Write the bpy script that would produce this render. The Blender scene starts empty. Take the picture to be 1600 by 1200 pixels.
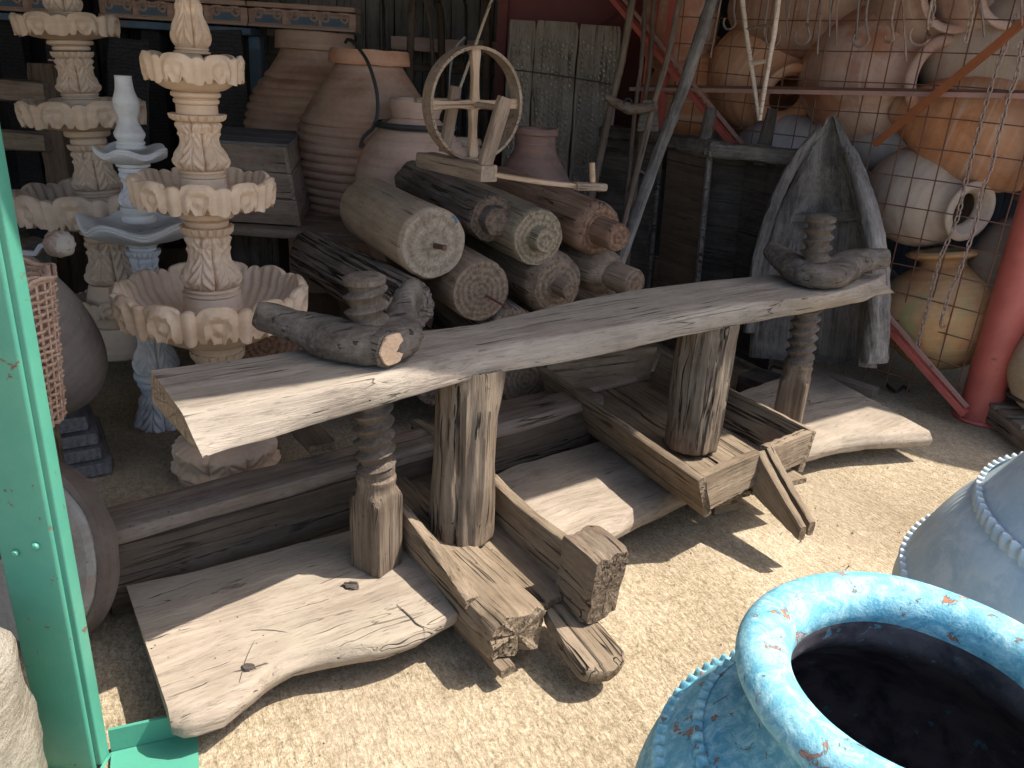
import bpy, bmesh, math, random
from math import sin, cos, pi, sqrt, atan2, radians
from mathutils import Vector, Matrix, noise
V = Vector
random.seed(7)
S = bpy.context.scene
COL = S.collection

# ------------------------------------------------------------------ camera
F_PX, CX, CY, EYE = 1250.0, 800.0, 600.0, 1.6
_p, _r = radians(22), radians(3.6)
_F = V((0, cos(_p), -sin(_p))); _U0 = V((0, sin(_p), cos(_p))); _R0 = V((1, 0, 0))
_R = _R0*cos(_r) + _U0*sin(_r); _U = _R0*(-sin(_r)) + _U0*cos(_r)
CAM = V((0, 0, EYE))
cd = bpy.data.cameras.new('camera'); cam = bpy.data.objects.new('camera', cd); COL.objects.link(cam)
cd.sensor_fit = 'HORIZONTAL'; cd.sensor_width = 36; cd.lens = 36*F_PX/1600
cd.clip_start = 0.05; cd.clip_end = 500
m = Matrix.Identity(4)
for i in range(3):
    m[i][0] = _R[i]; m[i][1] = _U[i]; m[i][2] = -_F[i]; m[i][3] = CAM[i]
cam.matrix_world = m
S.camera = cam

# ------------------------------------------------------------------ light
SUN = V((0.61, 0.06, 1.0)).normalized()          # towards the sun
elev = math.asin(SUN.z); azim = atan2(SUN.x, SUN.y)
w = bpy.data.worlds.new("World"); S.world = w; w.use_nodes = True
nt = w.node_tree; bgn = nt.nodes['Background']
sky = nt.nodes.new('ShaderNodeTexSky'); sky.sky_type = 'NISHITA'; sky.sun_disc = False
sky.sun_elevation = elev; sky.sun_rotation = azim; sky.air_density = 1.0; sky.dust_density = 2.5; sky.ozone_density = 0.9
nt.links.new(sky.outputs[0], bgn.inputs[0]); bgn.inputs[1].default_value = 0.15
sl = bpy.data.lights.new('sun', 'SUN'); so = bpy.data.objects.new('sun', sl); COL.objects.link(so)
sl.energy = 4.0; sl.angle = radians(0.55); sl.color = (1.0, 0.95, 0.87)
so.rotation_euler = SUN.to_track_quat('Z', 'Y').to_euler(); so.location = SUN*20
S.view_settings.view_transform = 'Standard'; S.view_settings.look = 'None'
S.view_settings.exposure = 1.08; S.view_settings.gamma = 1; S.view_settings.use_curve_mapping = False
S.render.engine = 'CYCLES'
S.cycles.max_bounces = 8; S.cycles.diffuse_bounces = 5

# ------------------------------------------------------------------ measuring helpers (photo point + a plane -> a place in the yard)
def ray(x, y): return _F + _R*((x-CX)/F_PX) - _U*((y-CY)/F_PX)
def G(x, y, z=0.0):
    d = ray(x, y); return CAM + d*((z-EYE)/d.z)
def Y_(x, y, Y):
    d = ray(x, y); return CAM + d*(Y/d.y)
def zat(X0, Y0, yp):
    k = (CY-yp)/F_PX
    a = _U.x*X0 + _U.y*Y0; b = _F.y*Y0
    return EYE + (k*b - a)/(_U.z - k*_F.z)
def mpp(P): return (V(P)-CAM).dot(_F)/F_PX
FA = V((2.35, 3.86, 0)); FE = V((-0.70, 0.714, 0)).normalized(); FN = V((0.714, 0.70, 0)).normalized()
def FP(x, y, off=0.0):
    d = ray(x, y); t = (FA + FN*off - CAM).dot(FN)/d.dot(FN); return CAM + d*t

# ------------------------------------------------------------------ object helpers
WORLD = {}
def empty(name, loc):
    o = bpy.data.objects.new(name, None); COL.objects.link(o); o.location = loc
    o.empty_display_size = .1
    WORLD[o.name] = Matrix.Translation(V(loc)); return o
def tag(o, label=None, cat=None, group=None, kind=None):
    if label: o['label'] = label
    if cat: o['category'] = cat
    if group: o['group'] = group
    if kind: o['kind'] = kind
    return o
def thing(name, label, cat, loc=(0, 0, 0), group=None):
    return tag(empty(name, loc), label, cat, group)
def place(o, M, parent=None):
    if M is None: M = Matrix.Identity(4)
    WORLD[o.name] = M
    if parent is not None:
        o.parent = parent
        o.matrix_basis = WORLD[parent.name].inverted() @ M
    else: o.matrix_basis = M
    return o
def finish(me, mat, smooth=True, sharp=38):
    me.validate()
    bm = bmesh.new(); bm.from_mesh(me)
    bmesh.ops.remove_doubles(bm, verts=bm.verts, dist=1e-5)
    bmesh.ops.recalc_face_normals(bm, faces=bm.faces); bm.to_mesh(me); bm.free()
    if smooth:
        me.polygons.foreach_set('use_smooth', [True]*len(me.polygons))
        me.set_sharp_from_angle(angle=radians(sharp))
    if mat: me.materials.append(mat)
    me.update(); return me
def mesh(name, vf, mat, smooth=True, sharp=38):
    me = bpy.data.meshes.new(name); me.from_pydata([tuple(v) for v in vf[0]], [], vf[1])
    return finish(me, mat, smooth, sharp)
def ob(name, vf, mat, parent=None, M=None, smooth=True, sharp=38, label=None):
    me = vf if isinstance(vf, bpy.types.Mesh) else mesh(name, vf, mat, smooth, sharp)
    o = bpy.data.objects.new(name, me); COL.objects.link(o)
    place(o, M, parent)
    if label: o['label'] = label
    return o
def frame(o, xd, up=(0, 0, 1)):
    x = V(xd).normalized(); u = V(up); y = u.cross(x)
    if y.length < 1e-4: y = V((0, 1, 0)).cross(x)
    y.normalize(); z = x.cross(y)
    M = Matrix.Identity(4)
    for i in range(3): M[i][0] = x[i]; M[i][1] = y[i]; M[i][2] = z[i]; M[i][3] = o[i]
    return M
def zframe(o, zd):
    z = V(zd).normalized(); x = V((1, 0, 0)) - z*z.x
    if x.length < .2: x = V((0, 1, 0)) - z*z.y
    x.normalize(); y = z.cross(x)
    M = Matrix.Identity(4)
    for i in range(3): M[i][0] = x[i]; M[i][1] = y[i]; M[i][2] = z[i]; M[i][3] = o[i]
    return M
def N(x, y, z): return noise.noise(V((x, y, z)))
def join(*vfs):
    vs, fs = [], []
    for v, f in vfs:
        n = len(vs); vs += [V(q) for q in v]; fs += [tuple(i+n for i in g) for g in f]
    return vs, fs
def xf(vf, M): return [M @ V(v) for v in vf[0]], vf[1]

# ------------------------------------------------------------------ shape helpers
def loft(rings, cap0=True, cap1=True, closed=False):
    vs, fs = [], []; n = len(rings[0])
    for r in rings: vs += r
    m_ = len(rings)
    for i in range(m_ if closed else m_-1):
        j = (i+1) % m_
        for k in range(n):
            l = (k+1) % n
            fs.append((i*n+k, i*n+l, j*n+l, j*n+k))
    for flag, ri in ((cap0, 0), (cap1, m_-1)):
        if flag and not closed:
            c = sum((V(p) for p in rings[ri]), V())/n
            base = len(vs); prev = [ri*n+k for k in range(n)]
            for s in (.66, .33):
                cur = []
                for k in range(n):
                    cur.append(len(vs)); vs.append(c + (V(rings[ri][k])-c)*s)
                for k in range(n):
                    l = (k+1) % n; fs.append((prev[k], prev[l], cur[l], cur[k]))
                prev = cur
            ci = len(vs); vs.append(c)
            for k in range(n): fs.append((prev[k], prev[(k+1) % n], ci))
    return vs, fs
def rrect(w, t, n=6, rad=.15):
    r = min(w, t)*rad; pts = []
    for cx, cy, a0 in ((w/2-r, t/2-r, 0), (-w/2+r, t/2-r, pi/2), (-w/2+r, -t/2+r, pi), (w/2-r, -t/2+r, 3*pi/2)):
        for k in range(3):
            a = a0 + k*pi/4; pts.append((cx+r*cos(a), cy+r*sin(a)))
    out = []
    for i in range(len(pts)):
        a, b = pts[i], pts[(i+1) % len(pts)]
        out.append(a)
        if i % 3 == 2:
            for k in range(1, n): out.append((a[0]+(b[0]-a[0])*k/n, a[1]+(b[1]-a[1])*k/n))
    return out
def beam(L, w, t, nx=24, wob=.004, seed=0, rad=.15, taper=1.0, bow=0.0, n=5, endrough=0, shape=None):
    """bar along +X from 0 to L, centred on Y, Z: top at +t/2"""
    base = rrect(1, 1, n, rad) if False else None
    rings = []
    for i in range(nx+1):
        u = i/nx; x = L*u; s = 1+(taper-1)*u
        ww, tt, oy, oz = w*s, t*s, 0, 0
        if shape: ww, tt, oy, oz = shape(u, ww, tt)
        e = min(x, L-x); k = 1 if e > rad*t*.5 else .93+.07*e/(rad*t*.5+1e-6)
        oz += bow*4*u*(1-u)
        ring = []
        for (a, b) in rrect(ww*k, tt*k, n, rad):
            d = wob*(N(x*3+seed, a*14, b*14+seed*3) + .6*N(x*9+seed, a*40, b*40))
            l = sqrt(a*a+b*b)+1e-6
            ex = 0
            if endrough and (i == 0 or i == nx): ex = endrough*N(a*40+seed, b*40, i)
            ring.append(V((x+ex, a+oy+d*a/l*1.4, b+oz+d*b/l*1.4)))
        rings.append(ring)
    return loft(rings)
def box(x0, x1, y0, y1, z0, z1):
    v = [V((x, y, z)) for x in (x0, x1) for y in (y0, y1) for z in (z0, z1)]
    return v, [(0, 1, 3, 2), (4, 6, 7, 5), (0, 4, 5, 1), (2, 3, 7, 6), (0, 2, 6, 4), (1, 5, 7, 3)]
def logv(L, r, nx=40, seg=56, wob=.006, seed=0, cracks=(), taper=1.0, ridges=0, chamfer=.012, prof=None, facets=0):
    rings = []
    xs = [0, .003] + [L*(i/nx) for i in range(1, nx)] + [L-.003, L]
    for x in xs:
        u = x/L; rr = r*(1+(taper-1)*u)
        if prof: rr *= prof(u)
        e = min(x, L-x)
        if e < chamfer: rr -= (chamfer-e)*.6
        ring = []
        for k in range(seg):
            a = 2*pi*k/seg
            q = rr + wob*(N(cos(a)*2+seed, sin(a)*2, x*2.5) + .5*N(cos(a)*6+seed, sin(a)*6, x*5))
            if facets:
                fa = 2*pi/facets; b = (a % fa)-fa/2; q = min(q, rr*cos(fa/2)*1.04/cos(b))
            if ridges: q += ridges*abs(N(cos(a)*9+seed, sin(a)*9, x*1.6+seed))*-1
            for (ca, wd, dp, x0, x1) in cracks:
                da = (a-ca-.10*N(x*7+ca, seed, 0)+pi) % (2*pi)-pi
                if x0*L <= x <= x1*L and abs(da) < wd: q -= dp*(1-abs(da)/wd)
            ring.append(V((x, q*cos(a), q*sin(a))))
        rings.append(ring)
    return loft(rings)
def lathe(prof, seg=64, mod=None, capb=True, capt=True):
    rings = []
    for i, (r, z) in enumerate(prof):
        ring = []
        for k in range(seg):
            a = 2*pi*k/seg
            rr, zz = (r, z) if mod is None else mod(a, i, r, z)
            ring.append(V((rr*cos(a), rr*sin(a), zz)))
        rings.append(ring)
    return loft(rings, capb, capt)
def smooth_prof(pts, n=6):
    out = []
    P = [V((a[0], a[1], 0)) for a in pts]
    for i in range(len(P)-1):
        p0 = P[max(i-1, 0)]; p1 = P[i]; p2 = P[i+1]; p3 = P[min(i+2, len(P)-1)]
        for k in range(n):
            t = k/n
            q = .5*((2*p1)+(p2-p0)*t+(2*p0-5*p1+4*p2-p3)*t*t+(-p0+3*p1-3*p2+p3)*t**3)
            out.append((max(q.x, .0005), q.y))
    out.append((P[-1].x, P[-1].y)); return out
def spline(pts, n=6, closed=False):
    P = [V(p) for p in pts]; out = []; m_ = len(P)
    for i in range(m_ if closed else m_-1):
        g = (lambda j: P[j % m_]) if closed else (lambda j: P[min(max(j, 0), m_-1)])
        p0, p1, p2, p3 = g(i-1), g(i), g(i+1), g(i+2)
        for k in range(n):
            t = k/n
            out.append(.5*((2*p1)+(p2-p0)*t+(2*p0-5*p1+4*p2-p3)*t*t+(-p0+3*p1-3*p2+p3)*t**3))
    if not closed: out.append(P[-1])
    return out
def tube(pts, r, seg=8, closed=False, flat=1.0, up=(0, 0, 1), wob=0, seed=0, rsq=False):
    P = [V(p) for p in pts]; n = len(P); rings = []
    rf = r if callable(r) else (lambda u: r)
    nrm = None
    for i in range(n):
        if closed: t = (P[(i+1) % n]-P[i-1])
        else: t = P[min(i+1, n-1)]-P[max(i-1, 0)]
        t.normalize()
        if nrm is None:
            nrm = V(up)-t*V(up).dot(t)
            if nrm.length < .05: nrm = V((1, 0, 0))-t*t.x
        else: nrm = nrm-t*nrm.dot(t)
        nrm.normalize(); b = t.cross(nrm)
        rr = rf(i/max(n-1, 1)); ring = []
        for k in range(seg):
            a = 2*pi*(k+.5)/seg
            q = rr*(1+wob*N(P[i].x*30+seed, P[i].y*30+k, P[i].z*30))
            c_, s_ = cos(a), sin(a)
            if rsq:
                mm = max(abs(c_), abs(s_)); c_, s_ = c_/mm*.93, s_/mm*.93
            ring.append(P[i]+nrm*(q*c_*flat)+b*(q*s_))
        rings.append(ring)
    return loft(rings, True, True, closed)
def polyrings(stations, corners_fn, per=6, wob=.003, seed=0, fr=(3, 22)):
    """stations: list of u; corners_fn(u) -> list of corner points (world)"""
    rings = []
    for u in stations:
        c = [V(p) for p in corners_fn(u)]; n = len(c); ring = []
        cen = sum(c, V())/n
        for i in range(n):
            a, b = c[i], c[(i+1) % n]
            for k in range(per):
                t = k/per
                p = a.lerp(b, t)
                if k == 0: p = p.lerp(cen, .0) + ((a-cen).normalized()*-.003)
                d = (p-cen).normalized()
                p = p + d*wob*(N(u*fr[0]*3+seed, p.y*fr[1]*.4+p.x*2, p.z*fr[1]) + .6*N(u*fr[1]*2+seed, p.x*fr[1], p.z*fr[1]*2))
                ring.append(p)
        rings.append(ring)
    return loft(rings)
def lerp_poly(pl, u):
    """pl: list of (u, point)"""
    for i in range(len(pl)-1):
        if u <= pl[i+1][0] or i == len(pl)-2:
            a, b = pl[i], pl[i+1]; t = (u-a[0])/(b[0]-a[0]); t = max(0, min(1, t))
            t2 = t
            return V(a[1]).lerp(V(b[1]), t2)
def copyob(o, M, parent=None, label=None):
    c = o.copy(); COL.objects.link(c); c.parent = None
    for k in ('label',):
        if k in c and label is None and parent is not None: del c[k]
    place(c, M, parent)
    if label: c['label'] = label
    return c

# ------------------------------------------------------------------ materials
def newmat(name):
    mt = bpy.data.materials.new(name); mt.use_nodes = True
    nt = mt.node_tree; b = nt.nodes['Principled BSDF']
    return mt, nt, b
class NB:
    def __init__(s, nt): s.nt = nt
    def n(s, typ, **kw):
        nd = s.nt.nodes.new(typ)
        for k, v in kw.items():
            if k.startswith('i_'): nd.inputs[k[2:].replace('_', ' ')].default_value = v
            else: setattr(nd, k, v)
        return nd
    def l(s, a, b): s.nt.links.new(a, b)
    def coord(s, which='Object'):
        return s.n('ShaderNodeTexCoord').outputs[which]
    def map(s, vec, sc=(1, 1, 1), loc=(0, 0, 0), rot=(0, 0, 0)):
        m_ = s.n('ShaderNodeMapping'); s.l(vec, m_.inputs[0])
        m_.inputs['Scale'].default_value = sc; m_.inputs['Location'].default_value = loc; m_.inputs['Rotation'].default_value = rot
        return m_.outputs[0]
    def noise(s, vec, sc=5, det=4, rough=.6, dist=0):
        n_ = s.n('ShaderNodeTexNoise'); s.l(vec, n_.inputs['Vector'])
        n_.inputs['Scale'].default_value = sc; n_.inputs['Detail'].default_value = det
        n_.inputs['Roughness'].default_value = rough; n_.inputs['Distortion'].default_value = dist
        return n_.outputs['Fac']
    def vor(s, vec, sc=5, feat='F1', rnd=1):
        n_ = s.n('ShaderNodeTexVoronoi'); n_.feature = feat; s.l(vec, n_.inputs['Vector'])
        n_.inputs['Scale'].default_value = sc; n_.inputs['Randomness'].default_value = rnd
        return n_.outputs['Distance']
    def ramp(s, fac, stops, interp='LINEAR'):
        r = s.n('ShaderNodeValToRGB'); s.l(fac, r.inputs[0]); cr = r.color_ramp; cr.interpolation = interp
        while len(cr.elements) > 1: cr.elements.remove(cr.elements[-1])
        for i, (p, c) in enumerate(stops):
            if i == 0: e = cr.elements[0]; e.position = p
            else: e = cr.elements.new(p)
            c = (c, c, c) if isinstance(c, (int, float)) else c
            e.color = (*c[:3], 1)
        return r.outputs[0]
    def mix(s, fac, a, b, bt='MIX'):
        m_ = s.n('ShaderNodeMix', data_type='RGBA', blend_type=bt)
        for v, i in ((fac, 0), (a, 6), (b, 7)):
            if hasattr(v, 'links'): s.l(v, m_.inputs[i])
            else: m_.inputs[i].default_value = v if i == 0 else (*v[:3], 1)
        return m_.outputs[2]
    def math(s, op, a, b=0, c=0):
        m_ = s.n('ShaderNodeMath', operation=op)
        for v, i in ((a, 0), (b, 1), (c, 2)):
            if hasattr(v, 'links'): s.l(v, m_.inputs[i])
            else: m_.inputs[i].default_value = v
        return m_.outputs[0]
    def bump(s, h, st=.5, dist=.01, nrm=None):
        b = s.n('ShaderNodeBump'); s.l(h, b.inputs['Height']); b.inputs['Strength'].default_value = st; b.inputs['Distance'].default_value = dist
        if nrm is not None: s.l(nrm, b.inputs['Normal'])
        return b.outputs[0]
def wood(name, c, grain=1.0, crack=.5, axis=0, rough=.88, seed=0, knots=0.0, endcol=None, blotch=None, bumps=1.0, blotch_amt=.5, ringr=60, dust=0.0, pores=.25):
    """c: (dark, mid, light) colours; grain runs along the object's own X (or Z with axis=2)"""
    warm = lambda k: (k[0]*1.02, k[1]*.965, k[2]*.97)
    c = tuple(warm(k) for k in c)
    if endcol: endcol = tuple(warm(k) for k in endcol)
    mt, nt, b = newmat(name); q = NB(nt)
    co = q.coord()
    oi = q.n('ShaderNodeObjectInfo'); rnd = oi.outputs['Random']
    va = q.n('ShaderNodeVectorMath', operation='ADD'); q.l(co, va.inputs[0])
    cb = q.n('ShaderNodeCombineXYZ'); 
    for i_, k in enumerate((7.3, 3.1, 5.7)): q.l(q.math('MULTIPLY', rnd, k+seed*1.7), cb.inputs[i_])
    q.l(cb.outputs[0], va.inputs[1]); v0 = va.outputs[0]
    def S3(a, t): return (a, t, t) if axis == 0 else ((t, t, a) if axis == 2 else (t, a, t))
    # domain warp for knots / waviness
    wn = q.n('ShaderNodeTexNoise'); q.l(v0, wn.inputs['Vector']); wn.inputs['Scale'].default_value = 4; wn.inputs['Detail'].default_value = 2
    vm = q.n('ShaderNodeVectorMath', operation='MULTIPLY_ADD'); q.l(wn.outputs['Color'], vm.inputs[0]); vm.inputs[1].default_value = (.012+knots*.05,)*3; q.l(v0, vm.inputs[2])
    v = vm.outputs[0]
    g1 = q.noise(q.map(v, S3(1.6*grain, 26*grain)), 1, 5, .62, .4)
    g2 = q.noise(q.map(v, S3(5*grain, 150*grain)), 1, 5, .7)
    g3 = q.noise(v0, 5, 4, .6, .3)
    cr = q.noise(q.map(v, S3(1.1, 62)), 1, 3, .55, .15)
    crk = q.ramp(cr, [(.27+.035*crack, 1), (.335+.035*crack, 0)])
    cr2 = q.noise(q.map(v, S3(.7, 24), (4, 7, 2)), 1, 2, .5, .1)
    crk2 = q.ramp(q.math('ABSOLUTE', q.math('SUBTRACT', cr2, .5)), [(0, 1.0), (.004+.003*crack, .8), (.011+.006*crack, 0)])
    patch = q.ramp(q.noise(v0, 2.6, 3, .5), [(.56-.08*crack, 0), (.66-.08*crack, 1)])
    crk = q.math('MAXIMUM', q.math('MULTIPLY', crk, .8), q.math('MULTIPLY', crk2, patch))
    f = q.math('ADD', q.math('MULTIPLY', g1, .45), q.math('ADD', q.math('MULTIPLY', g2, .35), q.math('MULTIPLY', g3, .3)))
    d, mi, li = c
    colr = q.ramp(f, [(.36, d), (.52, mi), (.70, li)])
    if blotch:
        colr = q.mix(q.math('MULTIPLY', q.ramp(q.noise(v0, 2.6, 5, .65, .6), [(.42, 0), (.62, 1)]), blotch_amt), colr, blotch)
    # end grain
    sp = q.n('ShaderNodeSeparateXYZ'); q.l(co, sp.inputs[0])
    nn = q.coord('Normal'); sn = q.n('ShaderNodeSeparateXYZ'); q.l(nn, sn.inputs[0])
    ax = {0: ('Y', 'Z', 'X'), 2: ('X', 'Y', 'Z'), 1: ('X', 'Z', 'Y')}[axis]
    rad = q.math('SQRT', q.math('ADD', q.math('POWER', sp.outputs[ax[0]], 2), q.math('POWER', sp.outputs[ax[1]], 2)))
    rw = q.math('ADD', q.math('MULTIPLY', rad, ringr*4), q.math('MULTIPLY', q.noise(v0, 9, 4, .6), 9))
    ring = q.math('ADD', q.math('MULTIPLY', q.math('SINE', rw), .085), q.math('ADD', q.noise(v0, 60, 4, .7), -.0))
    ec = endcol or (mi, li)
    endc = q.ramp(ring, [(.3, ec[0]), (.72, ec[1])])
    rc = q.noise(q.map(v0, (14, 14, 14)), 1, 2, .5, 1.0)
    ang = q.math('ARCTAN2', sp.outputs[ax[0]], sp.outputs[ax[1]])
    an = q.n('ShaderNodeTexNoise', noise_dimensions='2D'); cb2 = q.n('ShaderNodeCombineXYZ'); q.l(q.math('MULTIPLY', ang, 5), cb2.inputs[0]); q.l(q.math('MULTIPLY', rad, 5), cb2.inputs[1]); q.l(cb2.outputs[0], an.inputs['Vector']); an.inputs['Scale'].default_value = 1; an.inputs['Detail'].default_value = 2
    rck = q.ramp(q.math('ABSOLUTE', q.math('SUBTRACT', an.outputs['Fac'], .5)), [(0, 1), (.012, .5), (.03, 0)])
    endc = q.mix(q.math('MULTIPLY', rck, .28), endc, (.02, .014, .01))
    pore = q.math('MULTIPLY', q.ramp(q.noise(v0, 95, 3, .6), [(.36, 1), (.44, 0)]), q.ramp(q.noise(v0, 7, 3, .6), [(.35, 0), (.6, 1)]))
    endc = q.mix(q.math('MULTIPLY', pore, pores), endc, (.03, .02, .014))
    em = q.ramp(q.math('ABSOLUTE', sn.outputs[ax[2]]), [(.72, 0), (.88, 1)])
    # worn dents / holes
    holes = q.ramp(q.vor(v0, 34), [(.05, 1), (.11, 0)])
    hm = q.math('MULTIPLY', holes, q.ramp(q.noise(v0, 6, 2, .5), [(.56, 0), (.64, 1)]))
    colr = q.mix(q.math('MULTIPLY', crk, .92), colr, (.012, .009, .007))
    colr = q.mix(q.math('MULTIPLY', hm, .8), colr, (.02, .014, .01))
    colr = q.mix(em, colr, endc)
    if dust: colr = q.mix(q.math('MULTIPLY', q.ramp(q.noise(v0, 11, 6, .75), [(.45, 0), (.75, 1)]), dust), colr, (.46, .42, .36))
    q.l(colr, b.inputs['Base Color']); b.inputs['Roughness'].default_value = rough
    b.inputs['Specular IOR Level'].default_value = .25
    h = q.math('ADD', q.math('MULTIPLY', g1, .6), q.math('ADD', q.math('MULTIPLY', g2, .5), q.math('ADD', q.math('MULTIPLY', crk, -1.6), q.math('MULTIPLY', hm, -1.0))))
    h = q.math('ADD', q.math('MULTIPLY', h, q.math('SUBTRACT', 1, em)), q.math('MULTIPLY', em, q.math('ADD', ring, q.math('ADD', q.math('MULTIPLY', rck, -.4), q.math('MULTIPLY', pore, -1.4*pores)))))
    fk = q.ramp(q.noise(q.map(v0, S3(14, 120)), 1, 4, .75), [(.36, 0), (.44, 1)])
    q.l(q.mix(q.math('MULTIPLY', q.math('SUBTRACT', 1, fk), .35), colr, (.03, .022, .016)), b.inputs['Base Color'])
    q.l(q.bump(h, .85*bumps, .008), b.inputs['Normal'])
    return mt
def clay(name, c, seed=0, dust=.35, dustc=(.42, .33, .27), streak=.4, rough=.85, band=0, stain=None, bumps=.5, bdir=2, sc=1.0):
    mt, nt, b = newmat(name); q = NB(nt); co = q.coord()
    v0 = q.map(co, (1, 1, 1), (seed*3.1, seed*1.7, seed*.9))
    g1 = q.noise(v0, 3.5*sc, 5, .6, .5); g2 = q.noise(v0, 40*sc, 5, .7)
    bands = q.noise(q.map(v0, (1.2, 1.2, 30) if bdir == 2 else (30, 1.2, 1.2)), 1, 4, .6)
    f = q.math('ADD', q.math('MULTIPLY', g1, .55), q.math('ADD', q.math('MULTIPLY', g2, .2), q.math('MULTIPLY', bands, .3)))
    col = q.ramp(f, [(.38, c[0]), (.52, c[1]), (.68, c[2])])
    col = q.mix(q.math('MULTIPLY', q.ramp(q.noise(v0, 2.2*sc, 6, .65, .8), [(.42, 0), (.66, 1)]), dust), col, dustc)
    if stain: col = q.mix(q.math('MULTIPLY', q.ramp(q.noise(q.map(v0, (1.5, 1.5, .8), (9, 3, 1)), 2.4*sc, 4, .6, .5), [(.5, 0), (.6, 1)]), .75), col, stain)
    st = q.ramp(q.noise(q.map(v0, (1.2, 1.2, 40) if bdir == 2 else (40, 1.2, 1.2), (3, 3, 3)), 1, 2, .5), [(.6, 0), (.66, 1)])
    col = q.mix(q.math('MULTIPLY', st, streak*.6), col, tuple(x*.6+.22 for x in c[2]))
    sp = q.ramp(q.noise(v0, 26, 3, .7, 1.5), [(.70, 0), (.74, 1)])
    col = q.mix(q.math('MULTIPLY', sp, .45), col, (.55, .5, .45))
    pit = q.ramp(q.vor(v0, 55*sc), [(.04, 1), (.1, 0)])
    col = q.mix(q.math('MULTIPLY', pit, .35), col, (.08, .05, .04))
    q.l(col, b.inputs['Base Color']); b.inputs['Roughness'].default_value = rough; b.inputs['Specular IOR Level'].default_value = .25
    h = q.math('ADD', q.math('MULTIPLY', g2, .6), q.math('ADD', q.math('MULTIPLY', bands, .7), q.math('MULTIPLY', pit, -.5)))
    q.l(q.bump(h, bumps, .006), b.inputs['Normal'])
    return mt
def paint(name, c, under=(.25, .1, .05), peel=.1, rough=.45, seed=0, dark=None, bumps=.3, sc=1.0, under2=None, fade=None, spec=.4):
    mt, nt, b = newmat(name); q = NB(nt); co = q.coord(); v0 = q.map(co, (1, 1, 1), (seed*2.3, seed, seed*1.1))
    g1 = q.noise(v0, 6*sc, 5, .65, .4); g2 = q.noise(v0, 90*sc, 4, .6)
    dk = dark or tuple(x*.78 for x in c)
    col = q.ramp(g1, [(.35, dk), (.6, c)])
    if fade: col = q.mix(q.ramp(q.noise(v0, 13*sc, 7, .8, .6), [(.45, 0), (.62, 1)]), col, fade)
    pm = q.ramp(q.noise(v0, 12*sc, 8, .68, .5), [(.74-peel, 0), (.77-peel, 1)])
    pm = q.math('MULTIPLY', pm, q.ramp(q.noise(v0, 3.1*sc, 2, .5), [(.45, 0), (.52, 1)]))
    uc = q.mix(g2, under, under2 or tuple(x*.6 for x in under))
    col = q.mix(pm, col, uc)
    q.l(col, b.inputs['Base Color']); b.inputs['Specular IOR Level'].default_value = spec
    q.l(q.math('ADD', q.math('MULTIPLY', pm, .35), rough), b.inputs['Roughness'])
    h = q.math('ADD', q.math('MULTIPLY', g2, .35), q.math('ADD', q.math('MULTIPLY', pm, -.9), q.math('MULTIPLY', g1, .5)))
    q.l(q.bump(h, bumps, .004), b.inputs['Normal'])
    return mt
# palettes (dark, mid, light)
GREY = ((.10, .085, .068), (.23, .195, .155), (.38, .33, .27))
W_PLANK = wood('grey_tan_plank', ((.13, .108, .085), (.25, .215, .17), (.40, .35, .28)), grain=.9, crack=.1, seed=1, endcol=((.28, .19, .12), (.50, .38, .27)), blotch=(.33, .285, .22), bumps=1.2)
W_SLAB = wood('pale_sanded_slab', ((.15, .122, .092), (.265, .225, .17), (.40, .345, .265)), grain=.6, crack=-.1, seed=2, knots=1.6, blotch=(.33, .285, .215), bumps=.8)
W_POST = wood('weathered_post_wood', ((0.061, 0.043, 0.029), (0.144, 0.108, 0.072), (0.259, 0.209, 0.148)), grain=.9, crack=.9, seed=3, knots=.5, blotch=(.26, .215, .16), bumps=1.6, pores=.9)
W_TROUGH = wood('brown_trough_wood', ((0.061, 0.045, 0.027), (0.169, 0.13, 0.085), (0.302, 0.245, 0.169)), grain=.8, crack=1.0, seed=4, blotch=(.25, .195, .135), bumps=1.3, pores=.9)
W_NUT = wood('dark_grey_wood', ((0.026, 0.021, 0.017), (0.09, 0.075, 0.06), (0.188, 0.161, 0.128)), grain=.8, crack=1.1, seed=5, bumps=1.2, dust=.25)
W_CUT = wood('fresh_cut_wood', ((.38, .24, .13), (.58, .40, .25), (.72, .55, .38)), grain=.9, crack=.2, seed=6, bumps=.5)
W_SCREW = wood('dark_screw_wood', ((0.037, 0.031, 0.025), (0.093, 0.074, 0.056), (0.167, 0.136, 0.102)), grain=1, crack=-1.5, seed=7, axis=2, bumps=.8, dust=.2)
W_FACET = wood('screw_block_wood', ((0.036, 0.029, 0.022), (0.122, 0.094, 0.065), (0.259, 0.209, 0.151)), grain=1, crack=.9, seed=8, axis=2, bumps=.9)
W_PALE = wood('pale_roller_wood', ((.27, .20, .13), (.44, .345, .24), (.57, .475, .35)), grain=.45, crack=.15, seed=9, bumps=.5, blotch=(.33, .25, .17), endcol=((.24, .19, .13), (.46, .39, .29)), ringr=30)
W_GREY = wood('grey_cracked_roller_wood', ((0.054, 0.045, 0.038), (0.162, 0.135, 0.108), (0.306, 0.261, 0.216)), grain=.9, crack=1.4, seed=10, bumps=1.2, endcol=((.12, .085, .06), (.32, .24, .17)), ringr=35)
W_GREEN = wood('greenish_roller_wood', ((.14, .112, .075), (.27, .22, .145), (.41, .35, .24)), grain=.5, crack=.3, seed=11, bumps=.7, endcol=((.18, .135, .08), (.42, .35, .24)), blotch=(.28, .25, .18))
W_RED = wood('reddish_roller_wood', ((.11, .065, .04), (.25, .155, .10), (.40, .27, .185)), grain=.7, crack=.5, seed=12, bumps=.8, endcol=((.13, .07, .04), (.36, .22, .14)))
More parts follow.
